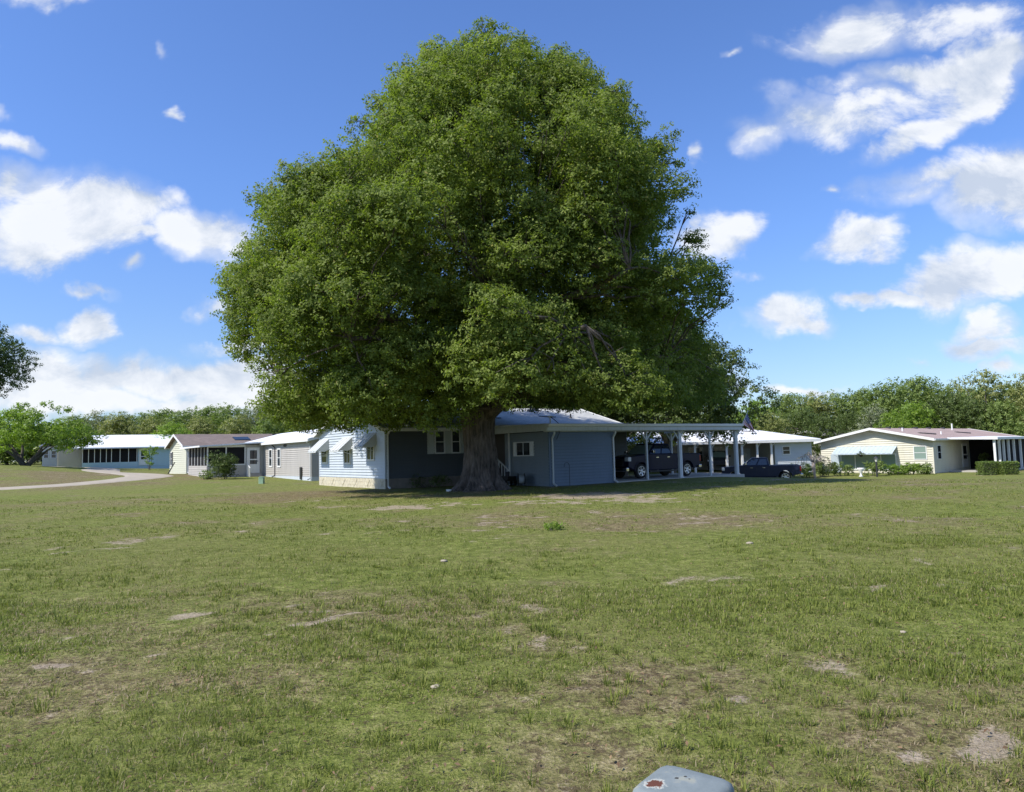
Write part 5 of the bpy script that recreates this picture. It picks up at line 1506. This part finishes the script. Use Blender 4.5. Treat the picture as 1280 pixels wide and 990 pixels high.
c = t.ramp(t.math('ADD', t.math('MULTIPLY', n1.outputs[0], .6), t.math('MULTIPLY', n3.outputs[0], .4)), [(.3, (.14, .17, .175)), (.7, (.235, .27, .275))])
c = t.mixc(t.math('MULTIPLY', t.maprange(n1.outputs[0], .56, .68), .5), c, (.34, .33, .24, 1))
def spot(cx, cy, cz, r, soft=.25, wob=.35):
    d = t.vmath('DISTANCE', t.vmath('ADD', co, t.vmath('MULTIPLY', t.vmath('SUBTRACT', n2.outputs['Color'], (.5, .5, .5)).outputs[0], (r * wob,) * 3).outputs[0]).outputs[0], (cx, cy, cz)).outputs['Value']
    return t.maprange(d, r, r * (1 - soft))
SPOTS = []
rim = spot(-.048, .068, hh, .037, .3, 1.6); rust = spot(-.048, .068, hh, .027, .12, 1.9)
c = t.mixc(t.math('MULTIPLY', rim, .7), c, (.58, .58, .50, 1))
c = t.mixc(rust, c, (.11, .042, .028, 1))
for (cx, cy, r) in ((.022, .028, .0075), (.048, .012, .006), (.038, -.006, .005)):
    c = t.mixc(spot(cx, cy, hh, r, .2, 1.6), c, (.05, .05, .045, 1))
t.l(c, b.inputs['Base Color']); b.inputs['Roughness'].default_value = .7; b.inputs['Specular IOR Level'].default_value = .25
bp = t.n('ShaderNodeBump'); bp.inputs['Strength'].default_value = .25; bp.inputs['Distance'].default_value = .003
t.l(n2.outputs[0], bp.inputs['Height']); t.l(bp.outputs[0], b.inputs['Normal'])
A0 = .128
m_ = MB(); rsec(m_, [(A0 * .97, hh - .16, 8), (A0, hh - .155, 8), (A0, hh - .045, 8), (A0 * .985, hh - .026, 8), (A0 * .95, hh - .012, 7.5), (A0 * .89, hh - .004, 7), (A0 * .8, hh, 6), (A0 * .4, hh + .002, 4), (.004, hh + .003, 2)])
m_.build('cap', pm, UP, smooth=True, fix=False)
m_ = MB(); rsec(m_, [(A0 * .93, -.15, 8), (A0 * .93, hh - .08, 8)]); m_.build('housing', pm, UP, smooth=False, fix=False)

# ================================================================ small things near the house
def gp(u, v, d):
    p = at(u, v, d); return Vector((p.x, p.y, G(p.x, p.y)))
p = world_of(BH, 5.35, -4.6); HR = empty('hose_reel', (p.x, p.y, G(p.x, p.y)), ROT + R(60), label='dark round hose reel on the grass beside the shed wall', cat='hose reel')
m_ = MB()
for yy in (-.16, .16):
    m_.lathe([(.31, yy - .015), (.33, yy), (.31, yy + .015), (.27, yy + .015), (.25, yy), (.27, yy - .015)], 0, .34, 24, axis='y')
    for k in range(6): a = PI * k / 6; m_.bar((-.28 * math.cos(a), yy, .34 - .28 * math.sin(a)), (.28 * math.cos(a), yy, .34 + .28 * math.sin(a)), .02)
m_.build('wheel', M['black'], HR)
m_ = MB(); m_.lathe([(.2, -.14), (.22, 0), (.2, .14)], 0, .34, 20, axis='y'); m_.build('hose', M['grey_trim'], HR)
p = world_of(BH, 5.3, -3.5); CT = empty('garden_cart', (p.x, p.y, G(p.x, p.y)), ROT + R(80), label='low dark garden cart with a pot beside the shed wall', cat='garden cart')
m_ = MB(); m_.prism([(-.4, .25), (.4, .25), (.5, .5), (-.5, .5)], -.25, .25, 'y'); m_.build('tray', M['black'], CT, bevel=.02)
for xx in (-.3, .3):
    for yy in (-.27, .27):
        m_ = MB(); m_.lathe([(.14, yy - .03), (.15, yy), (.14, yy + .03)], 0, .15, 16, axis='y'); m_.build('wheel', M['rubber'], CT, loc=(xx, 0, 0))
m_ = MB(); m_.lathe([(.08, .5), (.12, .72), (.13, .72), (.10, .5)], .1, 0, 14); m_.build('pot', M['dark_metal'], CT)
p = world_of(BH, 6.75, -6.75); SH = empty('shepherd_hook', (p.x, p.y, G(p.x, p.y)), ROT, label='thin dark shepherd hook standing at the blue shed wall', cat='garden hook')
pts = [(0, 0, -.1), (0, 0, 1.0)] + [(-.16 + .16 * math.cos(a), 0, 1.0 + .16 * math.sin(a)) for a in np.linspace(.2, PI + .3, 9)]
m_ = MB(); m_.tube(pts, .012, n=6); m_.build('rod', M['dark_metal'], SH)
# shed wall spot lamp, small dish for the tree roots
m_ = MB(); m_.lathe([(.0, 0), (.12, .0), (.13, .09), (.115, .09), (.10, .02), (0, .02)], 0, 0, 18)
p = gp(561, 611, 34.0); o = m_.build('bowl', M['white_trim'], loc=(p.x, p.y, p.z)); tag(o, 'small white bowl on the ground left of the oak roots', 'bowl')
m_ = MB()
rn = random.Random(4)
def rock(name, u, v, d, r, m, label, cat='stone', flat=.4):
    p = ground_hit(u, v) if d is None else gp(u, v, d)
    mm = MB(); rn_ = random.Random(int(u)); n = 12
    for i in range(5):
        f = i / 4 * PI
        for k in range(n):
            a = 2 * PI * k / n; q = r * (1 + rn_.uniform(-.18, .18))
            mm.v.append((q * math.sin(f) * math.cos(a), q * math.sin(f) * math.sin(a) * .8, q * flat * math.cos(f)))
    for i in range(4):
        for k in range(n): mm.f.append((i * n + k, (i + 1) * n + k, (i + 1) * n + (k + 1) % n, i * n + (k + 1) % n))
    o = mm.build(name, m, smooth=True); o.location = (p.x, p.y, G(p.x, p.y) + r * flat * .5); tag(o, label, cat)
M['pale_stone'] = plain('pale_stone', (.33, .29, .22), .9, var=.15, nscale=20)
rock('stone', 545, 861, None, .035, M['pale_stone'], 'pale flat stone in the near lawn, left of centre')
rock('stone', 937, 680, None, .06, M['pale_stone'], 'small pale stone in the middle lawn below the carport')
rock('stone', 1129, 790, None, .03, M['pale_stone'], 'small tan stone in the near lawn at right')
rock('stone', 555, 702, None, .055, M['pale_stone'], 'small pale stone in the middle lawn below the oak')
# leaning plank and splash block near the cream gable
p = gp(212, 590, 70.5); PK = MB(); PK.bar((-.2, 0, -.1), (.45, .1, 1.1), .18, .06); o = PK.build('plank', M['dark_metal'], loc=p); tag(o, 'dark board leaning by the pale cream gable wall', 'board')
p = gp(327, 603, 50); PB = MB(); PB.box(-.16, .16, -.16, .16, -.05, .4); PB.prism([(-.18, .4), (.18, .4), (.1, .47), (-.1, .47)], -.18, .18, 'y'); o = PB.build('utility_box', plain('faded_green', (.25, .38, .27), .7), loc=p, bevel=.02); tag(o, 'small faded green utility box on the grass before the grey house', 'utility box')
# lamp post, planter, hanging basket, bare tree by the yellow house
p = gp(1096, 590, 60.5); LP = empty('lamp_post', p, 0, label='short dark garden lamp post among the shrubs before the blue awning', cat='lamp post')
m_ = MB(); m_.tube([(0, 0, -.2), (0, 0, 1.25)], .07, n=10); m_.build('post', M['dark_metal'], LP)
m_ = MB(); m_.lathe([(.07, 1.25), (.13, 1.5), (.07, 1.5)], 0, 0, 8); m_.build('lamp_glass', M['lamp_glass'], LP)
m_ = MB(); m_.lathe([(.2, 1.5), (.16, 1.56), (.03, 1.68)], 0, 0, 8); m_.build('lamp_cap', M['dark_metal'], LP)
p = gp(1076, 590, 61); m_ = MB(); m_.lathe([(.14, 0), (.18, .06), (.08, .16), (.08, .35), (.26, .62), (.28, .75), (.22, .75), (.1, .45)], 0, 0, 18)
o = m_.build('planter', M['white_trim'], smooth=True); o.location = (p.x, p.y, p.z); tag(o, 'white urn planter between the shrubs under the awning', 'planter')
p = at(1076, 566, 63.5); HB = empty('hanging_basket', p, 0, label='dark hanging basket below the middle of the blue awning', cat='hanging basket')
foliage('foliage', [(0, 0, -.1, .28, .28, .2)], 5, 'leaf_dark', .09, sprig_area=.02, per=8, spread=.07, parent=HB)
m_ = MB(); m_.lathe([(.1, -.35), (.2, -.15), (.18, -.15)], 0, 0, 12); m_.tube([(0, 0, -.1), (0, 0, .35)], .01, n=5); m_.build('basket', M['black'], HB)
p = gp(1019, 592, 58); BT = empty('small_tree', p, 0, label='small nearly bare tree with drooping grey twigs left of the yellow house', cat='tree')
m_ = MB(); rn = random.Random(12)
m_.tube([(0, 0, -.2), (-.05, 0, .5), (-.12, 0, 1.1), (-.08, 0, 1.5)], [.10, .09, .14, .12], n=8)
tw = []
for k in range(22):
    a = rn.uniform(0, 2 * PI); L_ = rn.uniform(.7, 1.7); h = rn.uniform(.1, 1.0)
    pts = [(-.08, 0, 1.4), (math.cos(a) * L_ * .4, math.sin(a) * L_ * .4, 1.5 + h), (math.cos(a) * L_ * .8, math.sin(a) * L_ * .8, 1.45 + h * .7), (math.cos(a) * L_, math.sin(a) * L_, 1.1 + h * .2 - rn.uniform(0, .5))]
    m_.tube(pts, [.03, .022, .015, .008], n=5); tw.append(pts)
m_.build('trunk', plain('dead_wood', (.30, .26, .24), .9, var=.2), BT, smooth=True)
rs = np.random.RandomState(3); pos = []
for pts in tw:
    for k in range(10):
        f = rs.uniform(1, 2.99); i = int(f); q = Vector(pts[i]).lerp(Vector(pts[i + 1]), f - i); pos.append(tuple(q + Vector(rs.normal(0, .06, 3))))
co_, lp, ti = leaf_quads(np.array(pos), rs, .16, ratio=.3); mesh_np('foliage', co_, lp, 4, M['leaf_grey'], ti, BT)
# dark antenna mast with sagging cable on the shed roof
p = world_of(BH, 6.3, -5.9, 3.0); AN = empty('service_mast', p, ROT, label='short white roof mast with black cable hanging down over the carport fascia', cat='mast')
m_ = MB(); m_.tube([(0, 0, -.1), (0, 0, .38)], .03, n=8); m_.tube([(-.14, 0, .34), (.14, 0, .38)], .03, n=8); m_.build('mast', M['white_trim'], AN)
m_ = MB(); m_.tube([(0, 0, .36), (.02, -.3, .2), (.03, -.62, 0), (.03, -.66, -.5), (-.1, -.6, -.8)], .018, n=6); m_.build('cable', M['black'], AN)

# ================================================================ grass
rs = np.random.RandomState(99)
def scatter(y0, y1, dens, h, w, seg, clump):
    """grass blades inside the widest view plus a margin"""
    area_w = lambda y: .80 * y + 1.2
    n = int(dens * (y1 - y0) * 2 * area_w((y0 + y1) / 2))
    y = rs.uniform(y0, y1, n); x = rs.uniform(-1, 1, n) * area_w(y)
    if clump:
        k = 9; m = n // k
        x = np.repeat(x[:m], k) + rs.normal(0, .028 + .004 * (y0 + y1) / 2, m * k); y = np.repeat(y[:m], k) + rs.normal(0, .028 + .004 * (y0 + y1) / 2, m * k); n = m * k
        hs_ = np.repeat(rs.uniform(.6, 1.35, m), k)
    else: hs_ = rs.uniform(.6, 1.3, n)
    sa_, dr = masks(x, y)
    keep = rs.rand(n) > np.clip(sa_ * 1.1, 0, .80)
    keep &= rs.rand(n) < (1 - .45 * dr)
    keep &= ~((np.abs(x - UP.location.x) < .17) & (np.abs(y - UP.location.y) < .17))
    rt = np.hypot(x - tb.x, y - tb.y) > 1.6; keep &= rt
    x, y, hs_, dr = x[keep], y[keep], hs_[keep], dr[keep]; n = len(x)
    z = gsurf(x, y)
    az = rs.uniform(0, 2 * PI, n); lean = rs.uniform(.3, 1.35, n)
    dead = rs.rand(n) < np.clip(.16 + .66 * dr, 0, .9)
    lean[dead] = rs.uniform(.9, 1.6, dead.sum())
    L_ = h * hs_ * rs.uniform(.5, 1.3, n) * (1 - .3 * dr)
    tuft = fbm(x + 12, y + 77, .8, 3); L_ *= .60 + .75 * np.clip((tuft - .3) * 2, 0, 1)
    ca, sa2 = np.cos(az), np.sin(az)
    wv = np.stack([-sa2, ca, np.zeros(n)], 1) * (w * rs.uniform(.6, 1.4, (n, 1))) * .5
    base = np.stack([x, y, z - .01], 1)
    d1 = np.stack([ca * np.sin(lean * .5), sa2 * np.sin(lean * .5), np.cos(lean * .5)], 1)
    d2 = np.stack([ca * np.sin(np.minimum(lean * 1.3, 1.65)), sa2 * np.sin(np.minimum(lean * 1.3, 1.65)), np.cos(np.minimum(lean * 1.3, 1.65))], 1)
    L1 = (L_ * .55)[:, None]; L2 = (L_ * .5)[:, None]
    mid = base + d1 * L1; tip = mid + d2 * L2
    tint = rs.uniform(0, .62, n) * .8 + .25 * np.clip(fbm(x, y, .5, 3) * 1.0, 0, 1)
    tint[dead] = rs.uniform(.86, 1.0, dead.sum())
    if seg == 2:
        co_ = np.stack([base - wv, base + wv, mid + wv * .8, mid - wv * .8, tip], 1).reshape(-1, 3)
        b0 = np.arange(n) * 5
        lp_ = np.stack([b0, b0 + 1, b0 + 2, b0 + 3, b0 + 3, b0 + 2, b0 + 4], 1).ravel()
        per = np.tile([4, 3], n); tint = np.repeat(tint, 2)
    else:
        co_ = np.stack([base - wv, base + wv, tip], 1).reshape(-1, 3); lp_ = np.arange(3 * n); per = np.full(n, 3)
    return co_, lp_, per, tint
mg, t, b = mat('grass_blades')
ta = t.n('ShaderNodeAttribute', attribute_name='tint').outputs['Fac']
c = t.ramp(ta, [(.0, (.075, .105, .016)), (.35, (.155, .200, .032)), (.65, (.27, .30, .060)), (.80, (.29, .29, .10)), (.88, (.30, .235, .13)), (1.0, (.42, .35, .23))])
t.l(c, b.inputs['Base Color']); b.inputs['Roughness'].default_value = .6; b.inputs['Specular IOR Level'].default_value = .3
tr = t.n('ShaderNodeBsdfTranslucent'); t.l(c, tr.inputs[0])
mx = t.n('ShaderNodeMixShader'); mx.inputs[0].default_value = .42; t.l(b.outputs[0], mx.inputs[1]); t.l(tr.outputs[0], mx.inputs[2]); t.l(mx.outputs[0], mg.node_tree.nodes['Material Output'].inputs[0])
C_, LP_, PE_, TI_ = [], [], [], []; base = 0
for (y0, y1, dn, h, w, seg, cl_) in ((1.6, 5.0, 5200, .055, .0038, 2, True), (5.0, 9.0, 2600, .055, .0060, 2, True), (9.0, 15.0, 1050, .05, .010, 1, True), (15.0, 24.0, 360, .05, .018, 1, True), (24.0, 36.0, 90, .06, .036, 1, False)):
    c0, l0, p0_, t0 = scatter(y0, y1, dn, h, w, seg, cl_)
    C_.append(c0); LP_.append(l0 + base); PE_.append(p0_); TI_.append(t0); base += len(c0)
# brighter tufts of broad bladed grass
def tufts(n, y0, y1, k, h, w, rad):
    y = y0 + (y1 - y0) * rs.rand(n); x = rs.uniform(-1, 1, n) * (.8 * y + 1)
    sa_, dr = masks(x, y); q = fbm(x + 5, y + 51, .7, 3)
    kp = (q + rs.uniform(-.12, .12, n) > .50) & (sa_ < .4)
    x, y = x[kp], y[kp]; m = len(x)
    size = np.repeat(rs.uniform(.6, 1.5, m), k)
    az = rs.uniform(0, 2 * PI, m * k); lean = rs.uniform(.15, 1.25, m * k)
    bx = np.repeat(x, k) + np.cos(az) * rs.rand(m * k) * rad; by = np.repeat(y, k) + np.sin(az) * rs.rand(m * k) * rad
    kp2 = ~((np.abs(bx - UP.location.x) < .19) & (np.abs(by - UP.location.y) < .19))
    size, az, lean, bx, by = size[kp2], az[kp2], lean[kp2], bx[kp2], by[kp2]; N = len(bx)
    L_ = h * size * rs.uniform(.6, 1.3, N); ca, sa2 = np.cos(az), np.sin(az)
    wv = np.stack([-sa2, ca, 0 * ca], 1) * (w * rs.uniform(.7, 1.3, (N, 1))) * .5
    base_ = np.stack([bx, by, gsurf(bx, by) - .01], 1)
    d1 = np.stack([ca * np.sin(lean * .5), sa2 * np.sin(lean * .5), np.cos(lean * .5)], 1); l2 = np.minimum(lean * 1.35, 1.75)
    d2 = np.stack([ca * np.sin(l2), sa2 * np.sin(l2), np.cos(l2)], 1)
    mid = base_ + d1 * (L_ * .55)[:, None]; tip = mid + d2 * (L_ * .55)[:, None]
    co_ = np.stack([base_ - wv, base_ + wv, mid + wv * .85, mid - wv * .85, tip], 1).reshape(-1, 3)
    b0 = np.arange(N) * 5
    return co_, np.stack([b0, b0 + 1, b0 + 2, b0 + 3, b0 + 3, b0 + 2, b0 + 4], 1).ravel(), np.tile([4, 3], N), np.repeat(rs.uniform(.1, .72, N), 2)
for args in ((1300, 2.0, 6.0, 26, .060, .0052, .06), (3200, 6.0, 12.0, 20, .055, .008, .10), (1500, 12.0, 20.0, 14, .045, .014, .14)):
    c0, l0, p0_, t0 = tufts(*args)
    C_.append(c0); LP_.append(l0 + base); PE_.append(p0_); TI_.append(t0); base += len(c0)
gr = mesh_np('grass', np.concatenate(C_), np.concatenate(LP_), np.concatenate(PE_), mg, np.concatenate(TI_))
tag(gr, 'short grass blades, green mixed with dry straw, over the whole lawn', 'grass', kind='stuff')
print('grass faces', len(gr.data.polygons))
# fallen leaves
n = 6500
y = 2 + 34 * rs.rand(n) ** 1.2; x = rs.uniform(-1, 1, n) * (.8 * y + 1)
z = gsurf(x, y) + rs.uniform(.01, .04, n)
pos = np.stack([x, y, z], 1); co_, lp, ti = leaf_quads(pos, rs, .034, ratio=.45, up=1.2)
ml = leafmat('dead_leaf', (.08, .045, .025), (.28, .19, .11), .1, .8)
tag(mesh_np('fallen_leaves', co_, lp, 4, ml, ti), 'scattered dry brown oak leaves on the lawn', 'fallen leaves', kind='stuff')
